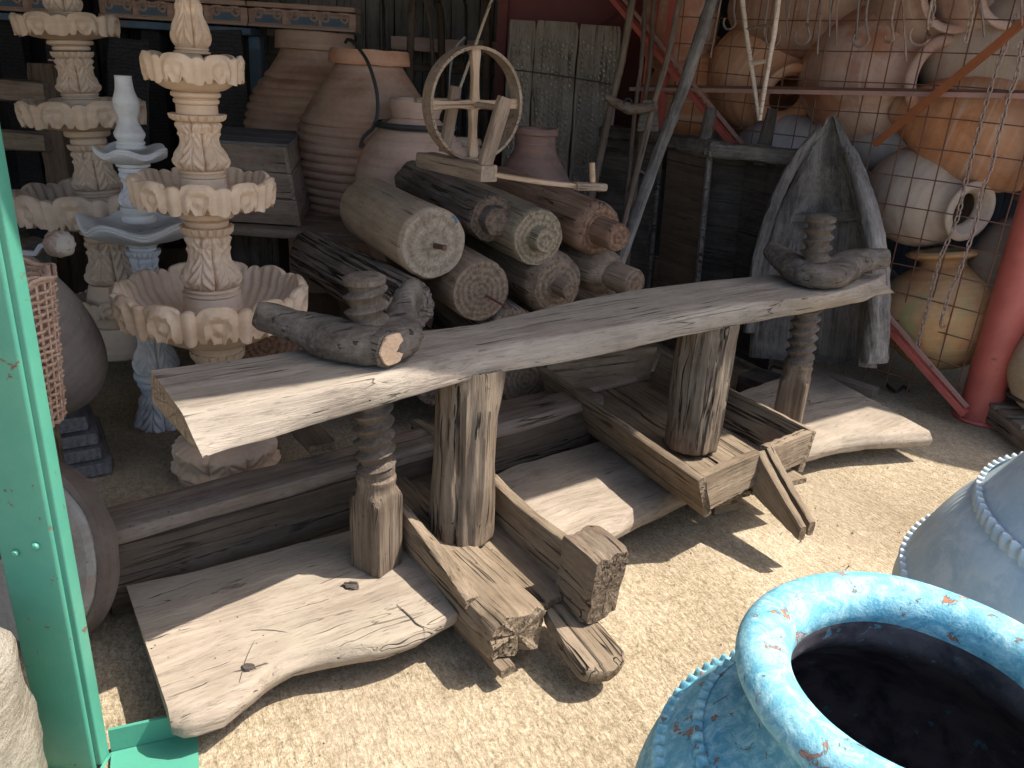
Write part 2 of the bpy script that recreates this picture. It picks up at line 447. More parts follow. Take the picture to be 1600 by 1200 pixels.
W_BROWN = wood('brown_roller_wood', ((.10, .075, .05), (.22, .165, .115), (.36, .28, .20)), grain=.6, crack=.5, seed=13, bumps=.8, endcol=((.14, .10, .065), (.34, .26, .18)))
W_RIDGE = wood('ridged_bark_grey_wood', ((.07, .055, .042), (.20, .165, .13), (.40, .34, .27)), grain=1.2, crack=2.0, seed=14, bumps=2.0)
W_CHEST = wood('old_chest_wood', ((.09, .065, .048), (.20, .15, .11), (.30, .235, .18)), grain=.7, crack=.4, seed=15, bumps=.7, dust=.25)
W_WHEEL = wood('light_turned_wood', ((.26, .17, .10), (.46, .33, .21), (.62, .48, .34)), grain=1.2, crack=.3, seed=16, bumps=.5)
W_WHEEL2 = wood('tan_frame_wood', ((.15, .11, .075), (.31, .235, .165), (.45, .36, .26)), grain=1.2, crack=.5, seed=17, bumps=.6)
W_SLEDGE = wood('threshing_board_wood', ((.10, .088, .07), (.21, .185, .15), (.33, .30, .245)), grain=.8, crack=.6, seed=18, bumps=.9, dust=.2)
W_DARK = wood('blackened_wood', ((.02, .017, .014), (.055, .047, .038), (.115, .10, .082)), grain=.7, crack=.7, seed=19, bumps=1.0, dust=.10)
W_DARKTOP = wood('charred_grey_wood', ((.035, .03, .026), (.10, .09, .078), (.21, .19, .165)), grain=.7, crack=1.2, seed=20, bumps=1.5, dust=.35)
W_BINBROWN = wood('dull_brown_board', ((.05, .037, .026), (.11, .08, .055), (.17, .13, .092)), grain=.7, crack=.4, seed=21, bumps=.8)
W_BOAT = wood('grey_hollowed_wood', ((.03, .028, .025), (.125, .117, .105), (.31, .29, .26)), grain=.7, crack=-1.5, seed=22, bumps=1.8, dust=.3)
W_TOOL = wood('tool_handle_wood', ((.07, .055, .042), (.16, .125, .095), (.27, .22, .17)), grain=1.5, crack=.4, seed=23, bumps=.6)
W_BONE = wood('peeled_pale_stick', ((.34, .28, .21), (.54, .46, .36), (.68, .60, .49)), grain=1.5, crack=.3, seed=24, bumps=.4)
W_BACK = wood('grey_back_board', ((.09, .095, .095), (.20, .205, .20), (.31, .31, .30)), grain=.7, crack=.6, seed=25, axis=2, bumps=.8)
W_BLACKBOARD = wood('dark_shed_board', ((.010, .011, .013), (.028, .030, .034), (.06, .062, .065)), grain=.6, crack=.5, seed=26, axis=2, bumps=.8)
W_BEAMG = wood('dusty_ground_beam', ((.10, .075, .055), (.20, .16, .12), (.31, .26, .21)), grain=.6, crack=.6, seed=27, bumps=1.0, dust=.15)
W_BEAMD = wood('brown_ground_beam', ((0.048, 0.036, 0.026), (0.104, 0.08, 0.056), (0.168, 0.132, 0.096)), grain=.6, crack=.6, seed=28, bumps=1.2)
W_STEP = wood('blue_grey_plank', ((.05, .05, .05), (.12, .12, .118), (.20, .20, .195)), grain=.6, crack=.5, seed=29, bumps=.8)

C_PITHOS = clay('dusty_pink_clay', ((.24, .13, .09), (.40, .235, .165), (.52, .35, .26)), 1, dust=.5, dustc=(.45, .345, .27))
C_RIM = clay('bright_rim_clay', ((.38, .17, .09), (.54, .28, .17), (.62, .38, .26)), 2, dust=.35, dustc=(.45, .36, .30))
C_SMOOTH = clay('pink_clay', ((.38, .22, .16), (.54, .35, .27), (.62, .45, .36)), 3, dust=.35, dustc=(.40, .33, .28))
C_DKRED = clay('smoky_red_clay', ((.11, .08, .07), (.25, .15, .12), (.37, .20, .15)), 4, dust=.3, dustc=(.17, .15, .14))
C_ORANGE = clay('orange_clay', ((.38, .15, .065), (.55, .25, .12), (.64, .38, .23)), 5, dust=.5, dustc=(.48, .37, .30), streak=.8)
C_PINK = clay('faded_pink_clay', ((.40, .22, .165), (.55, .35, .27), (.66, .49, .41)), 6, dust=.55, dustc=(.53, .44, .38), streak=.8, stain=(.44, .17, .085))
C_BEIGE = clay('beige_clay', ((.36, .25, .185), (.52, .40, .31), (.64, .52, .42)), 7, dust=.4, dustc=(.48, .40, .35))
C_GREYB = clay('blue_grey_clay', ((.24, .23, .24), (.36, .34, .35), (.48, .46, .47)), 8, dust=.4, dustc=(.45, .42, .42))
C_GREEN = clay('green_ochre_clay', ((.48, .22, .09), (.60, .34, .15), (.68, .46, .24)), 9, dust=.2, stain=(.32, .34, .16), sc=.8)
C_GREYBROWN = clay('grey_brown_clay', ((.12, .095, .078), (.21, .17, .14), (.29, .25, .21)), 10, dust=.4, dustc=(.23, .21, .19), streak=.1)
C_SACK = clay('pale_lime_crusted_clay', ((.36, .26, .16), (.50, .40, .27), (.60, .52, .40)), 11, dust=.5, dustc=(.5, .45, .38), bumps=1.2)
ST_BEIGE = clay('carved_sandstone', ((.54, .36, .22), (.69, .49, .33), (.80, .62, .46)), 12, dust=.45, dustc=(.58, .46, .36), streak=.25, bumps=.35, rough=.75)
ST_BEIGE2 = clay('dusty_carved_sandstone', ((.42, .30, .21), (.54, .41, .30), (.62, .50, .39)), 13, dust=.5, dustc=(.42, .35, .29), streak=.2, bumps=.35, rough=.75)
ST_WHITE = clay('white_marble', ((.48, .48, .49), (.66, .66, .66), (.80, .80, .79)), 14, dust=.3, dustc=(.5, .5, .5), streak=.3, bumps=.15, rough=.5)
ST_ROUGH = clay('rough_grey_stone', ((.17, .145, .12), (.29, .26, .22), (.40, .37, .33)), 15, dust=.4, dustc=(.36, .33, .29), bumps=1.6, streak=0, stain=(.25, .16, .12))
ST_RIM = clay('dark_stone_rim', ((.07, .05, .038), (.13, .095, .075), (.19, .15, .12)), 16, dust=.3, dustc=(.16, .13, .11), bumps=1.2, streak=0)
ST_WALL = clay('pale_plaster_stone', ((.20, .165, .12), (.37, .32, .25), (.52, .46, .38)), 17, dust=.5, dustc=(.42, .37, .30), bumps=4.0, streak=0, sc=2.2)
C_TILE = clay('pink_cornice_clay', ((.34, .21, .17), (.50, .33, .27), (.62, .45, .38)), 18, dust=.5, dustc=(.33, .27, .25))
P_GREEN = paint('green_gloss_paint', (.075, .28, .195), under=(.20, .09, .06), peel=.12, rough=.38, seed=1, dark=(.065, .26, .185), bumps=.35, sc=2.0)
P_RED = paint('red_oxide_paint', (.50, .13, .10), under=(.14, .06, .04), peel=.09, rough=.42, seed=2, dark=(.42, .10, .08))
P_REDW = paint('dark_red_sheet_paint', (.17, .022, .020), under=(.08, .04, .03), peel=.03, rough=.5, seed=3, dark=(.12, .018, .018))
P_REDL = paint('pale_red_edge_paint', (.42, .24, .20), under=(.2, .09, .06), peel=.1, rough=.6, seed=4)
P_RUST = paint('rust_orange_primer', (.27, .085, .03), under=(.10, .045, .03), peel=.08, rough=.75, seed=5)
P_BLUE = paint('flaking_turquoise_paint', (.15, .37, .45), under=(.45, .20, .11), peel=.15, rough=.6, seed=6, dark=(.09, .31, .42), bumps=.8, sc=2.2, under2=(.30, .12, .06), fade=(.34, .58, .62))
P_BLUEIN = paint('dark_jar_inside', (.12, .10, .105), under=(.12, .28, .34), peel=.14, rough=.7, seed=7, dark=(.03, .027, .035), sc=2.4)  # dark inner colour with scattered blue flakes
P_SKY = paint('pale_blue_wash_paint', (.47, .56, .60), under=(.5, .3, .2), peel=.0, rough=.55, seed=8, dark=(.37, .47, .53), fade=(.56, .62, .64), bumps=.4)
P_BRICKBLUE = paint('chalky_blue_paint', (.12, .20, .30), under=(.36, .24, .19), peel=.2, rough=.8, seed=9, sc=2)
M_IRON = paint('dark_iron', (.035, .035, .038), under=(.12, .06, .03), peel=.05, rough=.55, seed=10)
M_RUSTW = paint('rusty_wire', (.16, .075, .05), under=(.08, .04, .03), peel=.1, rough=.8, seed=11)
M_CHAIN = paint('rusty_chain_iron', (.26, .15, .10), under=(.12, .06, .04), peel=.12, rough=.7, seed=12, fade=(.36, .28, .24))
M_HOOK = paint('grey_iron_hook', (.22, .18, .16), under=(.18, .09, .05), peel=.15, rough=.6, seed=13)
M_STEEL = paint('dull_steel', (.38, .39, .40), under=(.2, .12, .08), peel=.06, rough=.5, seed=14)
M_WICKER = wood('wicker', ((.20, .11, .07), (.40, .26, .18), (.58, .43, .32)), grain=2, crack=.2, seed=30, bumps=.6)
M_FLINT = clay('flint_chips', ((.30, .28, .24), (.50, .47, .40), (.68, .64, .56)), 20, dust=.3, rough=.5)
M_CORR = paint('corrugated_steel', (.22, .22, .23), under=(.2, .1, .06), peel=.1, rough=.6, seed=15)
def dirt_mat():
    mt, nt, b = newmat('sandy_concrete'); q = NB(nt); co = q.coord()
    g1 = q.noise(co, 1.3, 5, .6, .4); g2 = q.noise(co, 130, 4, .72); g3 = q.noise(co, 28, 4, .65)
    ro = q.map(co, rot=(0, 0, radians(63)))
    rp = q.noise(q.map(ro, (9, 48, 1)), 1, 4, .65, .9)
    rp2 = q.noise(q.map(ro, (38, 85, 1)), 1, 4, .7, .8)
    f = q.math('ADD', q.math('MULTIPLY', g1, .22), q.math('ADD', q.math('MULTIPLY', g2, .34), q.math('ADD', q.math('MULTIPLY', rp2, .30), q.math('MULTIPLY', g3, .14))))
    col = q.ramp(f, [(.37, (.13, .10, .062)), (.455, (.275, .215, .135)), (.51, (.385, .308, .208)), (.59, (.55, .465, .34))])
    grit = q.ramp(q.vor(co, 190), [(.0, 1), (.25, 0)])
    gm = q.math('MULTIPLY', grit, q.ramp(q.noise(co, 60, 2, .5), [(.5, 0), (.6, 1)]))
    col = q.mix(q.math('MULTIPLY', gm, .6), col, (.16, .10, .065))
    dr = q.ramp(q.noise(co, 1.1, 5, .65, .8), [(.46, 0), (.62, 1)])
    col = q.mix(q.math('MULTIPLY', dr, .38), col, (.24, .185, .125))
    q.l(col, b.inputs['Base Color']); b.inputs['Roughness'].default_value = .92; b.inputs['Specular IOR Level'].default_value = .2
    h = q.math('ADD', q.math('MULTIPLY', rp, .9), q.math('ADD', q.math('MULTIPLY', rp2, .55), q.math('ADD', q.math('MULTIPLY', g2, .5), q.math('MULTIPLY', gm, -.4))))
    q.l(q.bump(h, .75, .013), b.inputs['Normal']); return mt
M_GROUND = dirt_mat()

# ------------------------------------------------------------------ ground
vs, fs = [], []
nx = ny = 150
def warp(t): return (abs(t)**3.2)*math.copysign(1, t)
for j in range(ny+1):
    for i in range(nx+1):
        x = warp(i/nx*2-1)*120+.3; y = warp(j/ny*2-1)*120+2.5
        d = 1 if abs(x) < 6 and abs(y-2) < 6 else 0
        vs.append(V((x, y, d*(.006*N(x*1.5, y*1.5, 0)-.004))))
for j in range(ny):
    for i in range(nx):
        a = j*(nx+1)+i; fs.append((a, a+1, a+nx+2, a+nx+1))
tag(ob('ground', (vs, fs), M_GROUND), kind='structure')

# ------------------------------------------------------------------ shed: back walls and roof
WY = 7.3
t = thing('board_wall', 'grey upright board wall across the back of the shed, behind the tall clay jars', 'wall', (-1.5, WY, 0))
bw = [mesh('board', xf(beam(3.1, .112, .025, 12, .003, s, n=2), frame((0, 0, 0), (0, 0, 1), (0, 1, 0))), W_BACK) for s in range(4)]
x = -2.3; k = 0
while x < .75:
    ob('board', bw[k % 4], None, t, Matrix.Translation((x+.003*sin(k*7), WY+.006*sin(k*3.3), 0))); x += .119; k += 1
for z in (.5, 1.5, 2.25):
    ob('rail', beam(3.2, .04, .07, 10, .002, 3), W_BACK.copy() if False else W_TOOL, t, frame((-2.4, WY-.045, z), (1, 0, 0)))
ob('light_stop', box(-2.5, 1.2, WY+.03, WY+.05, 0, 3.2), W_BLACKBOARD, t, smooth=False)  # hidden dark sheet added to stop light leaking between the boards
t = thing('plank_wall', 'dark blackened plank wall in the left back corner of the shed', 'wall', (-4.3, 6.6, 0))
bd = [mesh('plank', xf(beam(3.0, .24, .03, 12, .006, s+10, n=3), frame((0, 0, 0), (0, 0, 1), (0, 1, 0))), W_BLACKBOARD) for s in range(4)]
ob('light_stop', box(-6.7, -2.2, 6.95, 6.97, 0, 3.2), W_BLACKBOARD, t, smooth=False)  # extra sheet behind the planks, added to block light through their gaps
x = -6.6; k = 0
while x < -2.25:
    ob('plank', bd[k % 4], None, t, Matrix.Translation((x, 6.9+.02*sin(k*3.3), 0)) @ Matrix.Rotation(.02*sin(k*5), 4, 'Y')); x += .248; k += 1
t = thing('shading_wall', 'unseen dark plank wall added to keep the left back of the shed dark', 'wall', (-4.6, 4, 0))  # out of view, added to shade the back left corner
y = 1.9
while y < 7:
    ob('plank', bd[k % 4], None, t, Matrix.Translation((-4.6, y, 0)) @ Matrix.Rotation(pi/2, 4, 'Z')); y += .248; k += 1
# red painted sheet wall
t = thing('red_sheet_wall', 'dark red painted metal sheet wall behind the flint studded boards', 'wall', (.9, 6.35, 0))
a = Y_(783, 60, 6.35); bnd = Y_(1012, 60, 6.35)
ob('sheet', box(a.x, bnd.x+.15, 6.34, 6.36, 0, 3.0), P_REDW, t, smooth=False)
ob('edge_post', box(a.x-.03, a.x+.04, 6.26, 6.335, 0, 3.0), P_REDW, t, smooth=False)
ob('brace', tube([Y_(905, 66, 6.31), Y_(975, 8, 6.31)], .016, 4, up=(0, 1, 0)), P_REDW, t, smooth=False)
t = thing('back_wall', 'dark plank wall behind the caged amphorae', 'wall', (3, 6.4, 0))
P0 = FA+FN*1.75
ob('light_stop', xf(box(-3.2, 3.7, .05, .07, 0, 3.2), frame(P0, FE)), W_BLACKBOARD, t, smooth=False)  # unseen dark sheet added to close a light gap in this wall
ob('light_stop', xf(box(-3.2, 3.7, -.07, -.05, 0, 3.2), frame(P0, FE)), W_BLACKBOARD, t, smooth=False) if False else None
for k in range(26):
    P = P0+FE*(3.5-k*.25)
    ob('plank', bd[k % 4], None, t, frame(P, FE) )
# roof: one flat unseen sheet, its edge shaped to cast the shade boundary
ZR = 2.75
def rp(x, y): return V((x+SUN.x/SUN.z*ZR, y+SUN.y/SUN.z*ZR))
edge = [rp(-9, -3.7), rp(-1.28, 1.60), rp(-.8, 1.93), rp(-.155, 2.38), rp(.29, 2.71), rp(1.28, 3.34), rp(1.66, 3.60), rp(1.82, 3.47), rp(2.0, 3.33), rp(2.2, 3.25), rp(3.2, 3.05), rp(6, 2.8)]
vs = []; fs = []
back = [V((e.x, 9.5)) for e in edge]
for zz in (ZR, ZR+.03):
    for e in edge: vs.append(V((e.x, e.y, zz)))
    for e in back: vs.append(V((e.x, e.y, zz)))
n_ = len(edge)
for i in range(n_-1):
    for o_ in (0, 2*n_): fs.append((o_+i, o_+i+1, o_+n_+i+1, o_+n_+i))
    fs.append((i, i+1, 2*n_+i+1, 2*n_+i)); fs.append((n_+i, n_+i+1, 3*n_+i+1, 3*n_+i))
fs += [(0, n_, 3*n_, 2*n_), (n_-1, 2*n_-1, 4*n_-1, 3*n_-1)]
tag(ob('shed_roof', (vs, fs), M_CORR, smooth=False), 'flat metal roof sheet shading the shed and everything stored in it', 'roof')

# ------------------------------------------------------------------ red post, fence panel
t = thing('red_post', 'thick round red painted steel post carrying the shed front', 'post', (2.35+.10, 3.86+.03, 0))
o = FA+V((.10, .03, 0))
ob('post', xf(lathe([(.098, 0), (.098, .02), (.0975, .8), (.0975, 2.0), (.0975, ZR-.01)], 40), Matrix.Translation(o)), P_RED, t)
ob('side_pipe', xf(tube([V((0.09, 0.02, .46)), V((.7, .15, .50))], .03, 16), Matrix.Translation(o)), P_RED, t)
ob('brace', tube([V((2.33, 3.80, .055)), FP(1396, 520, -.03), FP(1142, 222, -.03), FP(950, -12, -.03)], .034, 4, up=(0, 0, 1), flat=.6), P_RED, t, smooth=False)
ob('brace_edge', tube([V((2.33, 3.80, .095)), FP(1400, 507, -.045), FP(1147, 209, -.045), FP(956, -24, -.045)], .012, 4, up=(0, 0, 1)), P_REDL, t, smooth=False)
ob('weld_bead', tube([o+V((.107*cos(a/20*2*pi), .107*sin(a/20*2*pi), .006)) for a in range(20)], .012, 6, True, wob=.9), P_RED, t)

t = thing('wire_cage', 'rusty welded wire mesh panel holding back the stacked amphorae', 'fence', FA+FE*1.1)
def fw(s, z, off=0): return FA+FE*s+FN*off+V((0, 0, z))
vw = mesh('wire', tube([V((0, 0, i*.2)) for i in range(14)], .0034, 6, wob=.1), M_RUSTW)
k = 0; s_ = .06
while s_ < 2.1:
    M = Matrix.Translation(fw(s_, .04, .012)) @ Matrix.Rotation(.012*sin(k*4), 4, 'Y')
    ob('wire', vw, None, t, M); s_ += .118; k += 1
hw = mesh('wire', tube([FE*(i*.35)+V((0, 0, .008*sin(i*1.3))) for i in range(7)], .0034, 6), M_RUSTW)
for i in range(17):
    ob('wire', hw, None, t, Matrix.Translation(fw(.03, .12+i*.148, .003)))
ob('rail', tube([FP(985, 139, -.02), FP(1600, 150, -.02), FP(1625, 151, -.02)], .016, 4, up=(0, 0, 1)), P_REDL, t, smooth=False)
ob('rail_lip', tube([FP(1000, 134, .0), FP(1600, 144, .0), FP(1625, 145, .0)], .012, 4, up=(0, 0, 1)), M_RUSTW, t, smooth=False)
ob('frame_post', tube([fw(2.16, 0), fw(2.16, 2.7)], .03, 4, up=FE), P_RED, t, smooth=False)
ob('frame_post', tube([fw(2.32, 0, .02), fw(2.32, 2.7, .02)], .022, 4, up=FE), P_RED, t, smooth=False)
t = tag(ob('steel_bar', tube([FP(1366, 225, -.07), FP(1400, 198, -.07), FP(1560, 68, -.07), FP(1640, -2, -.07), FP(1700, -50, -.07)], .024, 4, up=(0, 0, 1)), P_RUST, smooth=False), 'rust orange steel bar slanting across the caged amphorae', 'bar')

# ------------------------------------------------------------------ pots
AMPH = [(.10, -.50), (.20, -.47), (.33, -.36), (.44, -.2), (.49, 0), (.46, .16), (.38, .28), (.26, .36), (.185, .40), (.175, .44), (.215, .465), (.27, .485), (.275, .515), (.23, .53), (.19, .50), (.15, .42), (.22, .36), (.34, .26), (.41, .1), (.40, -.1), (.25, -.38)]
AMPH2 = [(.06, -.56), (.12, -.53), (.24, -.42), (.38, -.26), (.47, -.05), (.47, .12), (.40, .27), (.27, .37), (.20, .42), (.19, .47), (.23, .50), (.23, .52), (.17, .52), (.16, .44), (.24, .37), (.36, .24), (.42, .1), (.40, -.1), (.2, -.4)]
WIDE = [(.14, -.5), (.27, -.46), (.40, -.3), (.48, -.08), (.48, .12), (.42, .28), (.34, .36), (.30, .39), (.30, .44), (.355, .48), (.365, .505), (.335, .515), (.285, .49), (.27, .42), (.33, .34), (.42, .2), (.43, 0), (.38, -.25), (.2, -.42)]
def pot_mesh(prof, R, L, mat, seed=0, groove=0.0):
    pr = smooth_prof([(r*2*R*.5/.49, z*L) for r, z in prof], 5)
    def mod(a, i, r, z):
        q = 1+.012*N(cos(a)*1.5+seed, sin(a)*1.5, z*4)
        g = groove*(abs(sin(z*34+seed)) > .93)*R
        return (r*q-g, z+.004*N(cos(a)+seed, sin(a), 3))
    return mesh('body', lathe(pr, 56, mod, True, False), mat)
def pot(label, cx, cy, off, axis, R, L, mat, prof=AMPH, handles=(0,), group='clay amphorae stacked behind the wire cage', name='amphora', seed=0, cat='clay jar', hr=.10):
    P = FP(cx, cy, off); R *= 1.16; L *= 1.13
    t = thing(name, label, cat, P, group)
    M = zframe(P, axis)
    ob('body', pot_mesh(prof, R, L, mat, seed, .012), None, t, M)
    for h in handles:
        ca, sa = cos(h), sin(h)
        pts = spline([V((ca*R*.50, sa*R*.50, L*.43)), V((ca*R*.95, sa*R*.95, L*.47)), V((ca*R*1.22, sa*R*1.22, L*.36)), V((ca*R*1.16, sa*R*1.16, L*.20)), V((ca*R*.90, sa*R*.90, L*.10))], 6)
        ob('handle', tube(pts, lambda u: R*hr*(1+.25*abs(2*u-1)), 12, flat=1.4, up=(-sa, ca, 0)), mat, t, M)
    return t
e_ = FE
ax_r = (-FE + V((0, 0, -.12))).normalized()      # mouth to the right
def AX(a, b, c=0): return (FE*a + FN*b + V((0, 0, c))).normalized()
pot('large faded pink clay amphora lying above the long rail, thick rimmed mouth at its right', 1366, 118, .46, AX(-1, -.50, .0), .325, .88, C_PINK, handles=(), seed=1)
pot('round orange and grey amphora left of the large pink one, its open mouth low right', 1192, 118, .48, AX(-1, -.6, -.35), .30, .66, C_ORANGE, handles=(), seed=2)
pot('pink clay jar at the top left of the cage, just above a grey topped one', 1062, 35, .30, AX(.1, .1, -1), .22, .70, C_PINK, handles=(), seed=3)
pot('small grey topped clay jar low in the cage, behind the leaning brace', 1078, 150, .38, AX(.1, .1, 1), .245, .62, C_ORANGE, handles=(), seed=4)
pot('grey blue clay jar peeping over the dark bin between the two wooden posts', 1225, 238, .42, AX(-1, 0, .1), .20, .62, C_GREYB, handles=(), seed=5)
pot('grey blue amphora tucked under the large pink one, behind the rust bar', 1398, 212, .50, AX(1, .2, .15), .21, .62, C_GREYB, handles=(), seed=6)
pot('beige amphora lying above the green and ochre jar, round mouth at its right end', 1440, 306, .31, AX(-1, -.45, -.08), .235, .58, C_BEIGE, handles=(), seed=7)
pot('big bright orange clay amphora with pointed end turned left, under the long rail', 1545, 205, .33, AX(-1, .3, -.18), .255, .78, C_ORANGE, prof=AMPH2, handles=(), seed=8)
pot('green and ochre stained jar standing lowest in the cage by the red post', 1472, 486, .31, AX(.22, 0, 1), .285, .56, C_GREEN, prof=AMPH, handles=(), seed=9, name='amphora')
pot('brown clay amphora along the top of the cage, behind the hanging hooks', 1255, 12, .42, AX(-1, .1, .0), .25, .80, C_PITHOS, handles=(), seed=10)
pot('clay amphora with round open mouth facing out, top of the cage', 1440, 6, .40, AX(-.75, -.65, .1), .22, .60, C_PINK, prof=WIDE, handles=(), seed=11)
pot('clay amphora cut off by the top right corner of the photo, open mouth facing out', 1530, -12, .42, AX(-.7, -.65, .0), .22, .60, C_PINK, prof=WIDE, handles=(), seed=12)
pot('wide grey pink amphora at the upper right of the cage, behind the rust bar', 1590, 92, .50, AX(-1, .2, .1), .28, .80, C_GREYB if False else C_BEIGE, handles=(), seed=13)
pot('pale streaked jar shoulder just above the pointed orange amphora', 1560, 148, .62, AX(-1, .1, .4), .22, .70, C_GREYB, handles=(), seed=14)
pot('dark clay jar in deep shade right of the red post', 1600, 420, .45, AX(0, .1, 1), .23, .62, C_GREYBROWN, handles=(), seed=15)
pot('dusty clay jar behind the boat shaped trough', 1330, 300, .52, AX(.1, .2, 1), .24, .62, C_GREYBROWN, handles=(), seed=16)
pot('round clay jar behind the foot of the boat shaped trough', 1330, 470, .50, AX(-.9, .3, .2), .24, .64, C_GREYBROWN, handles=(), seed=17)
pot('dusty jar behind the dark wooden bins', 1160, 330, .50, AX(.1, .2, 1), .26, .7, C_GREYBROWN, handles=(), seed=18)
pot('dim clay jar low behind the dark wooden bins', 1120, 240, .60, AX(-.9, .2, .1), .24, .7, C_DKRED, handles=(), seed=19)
# ------------------------------------------------------------------ tall clay jars at the back
def pithos(label, cx, Yd, rows, mat, rimmat, ribs=None, group='tall clay storage jars', rimrow=3, name='storage_jar', base=True, seed=0):
    """rows: (ypix on the axis, radius pix); axis through pixel cx at first row"""
    A = Y_(cx, rows[0][0], Yd)
    t = thing(name, label, 'clay jar', (A.x, Yd, 0), group)
    pr = []
    for yp, rp_ in rows:
        z = zat(A.x, Yd, yp); pr.append((rp_*mpp((A.x, Yd, z)), z))
    rim, body = pr[:rimrow], pr[rimrow-1:]
    body = body[::-1]
    if base and body[0][1] > .02: body = [(body[0][0]*.55, 0.0), (body[0][0]*.62, .03)] + body
    sp = smooth_prof(body, 14)
    def mod(a, i, r, z):
        q = r*(1+.008*N(cos(a)+seed, sin(a), z*2))
        if ribs and ribs[0] < z < ribs[1]:
            e = min(z-ribs[0], ribs[1]-z)/.05
            ph = z/ribs[2]+.12*sin(a+seed)
            q += ribs[3]*min(1, e)*(abs(sin(pi*ph))**.6*1.6-.8)
        return q, z
    # resample finely for ribs
    fine = []
    for (r0, z0), (r1, z1) in zip(sp[:-1], sp[1:]):
        nn = max(1, int(abs(z1-z0)/.007)) if ribs else 1
        for k in range(nn): fine.append((r0+(r1-r0)*k/nn, z0+(z1-z0)*k/nn))
    fine.append(sp[-1])
    M = Matrix.Translation((A.x, Yd, 0))
    ob('body', lathe(fine, 72, mod, True, False), mat, t, M)
    rt = rim[0]; rb = rim[-1]
    th = .035
    rp_ = [(rb[0], rb[1]), (rim[-1][0]+.006, rb[1]+.002)] + [(r, z) for r, z in rim[::-1][1:]] + [(rt[0]-.008, rt[1]+.008), (rt[0]-th, rt[1]+.006), (rt[0]-th-.01, rt[1]-.02), (rb[0]-th-.01, rb[1]-.02), (rb[0]-.01, rb[1]-.06), (body[-1][0]*.9, rb[1]-.3), (body[-1][0]*.9, rb[1]-.6)]
    ob('rim', lathe(rp_, 72, lambda a, i, r, z: (r*(1+.006*N(cos(a)*2, sin(a)*2, seed)), z+.004*N(cos(a)*2, sin(a)*2, seed+5)), False, False), rimmat, t, M)
    return t, A
pithos('tallest ribbed clay jar at the back left, half hidden by the other ribbed jar', 492, 5.6,
       [(52, 60), (72, 61), (78, 60), (80, 53), (110, 70), (150, 96), (200, 108), (250, 104), (330, 84), (400, 66)], C_PITHOS, C_PITHOS, (zat(-1, 5.6, 330), zat(-1, 5.6, 112), .052, .014), seed=1)
t, A = pithos('big ribbed clay jar with bright orange rim and wire hoop handle on its shoulder', 577, 4.9,
       [(80, 61), (94, 63), (101, 61), (103, 52), (135, 72), (180, 100), (220, 112), (265, 112), (330, 98), (400, 74)], C_PITHOS, C_RIM, (zat(-.8, 4.9, 380), zat(-.8, 4.9, 178), .048, .014), seed=2)
hp = [Y_(x, y, Y) for x, y, Y in ((540, 66, 4.66), (545, 62, 4.62), (556, 70, 4.55), (575, 98, 4.45), (588, 140, 4.40), (590, 175, 4.38), (584, 198, 4.37), (574, 208, 4.36), (567, 216, 4.36), (563, 230, 4.36), (568, 224, 4.36))]
ob('wire_handle', tube(spline(hp, 5), .0095, 8), M_IRON, t)
t, A = pithos('pink clay jar with dark iron hoop round its neck, behind the spinning wheel', 650, 4.45,
       [(156, 41), (168, 42), (176, 38), (184, 35), (200, 52), (222, 72), (255, 88), (290, 92), (350, 84), (420, 60)], C_SMOOTH, C_SMOOTH, None, rimrow=4, seed=3)
ob('iron_hoop', lathe([(a*mpp((A.x, 4.45, 1.3)), zat(A.x, 4.45, b)) for a, b in ((58, 201), (63, 200), (66, 196), (65, 192), (58, 191))], 64, None, False, False), M_IRON, t, Matrix.Translation((A.x, 4.45, 0)))
pithos('smoky dark red clay jar with flared neck, right of the spinning wheel', 838, 4.55,
       [(202, 34), (207, 35), (210, 33), (212, 31), (235, 33), (255, 44), (270, 53), (300, 62), (380, 60), (430, 46)], C_DKRED, C_DKRED, None, seed=4)
t, A = pithos('pale clay jar seen through the spokes of the spinning wheel', 728, 4.75,
       [(218, 24), (222, 25), (226, 23), (228, 22), (245, 34), (262, 44), (290, 50), (360, 48)], C_BEIGE, C_BEIGE, None, seed=5)

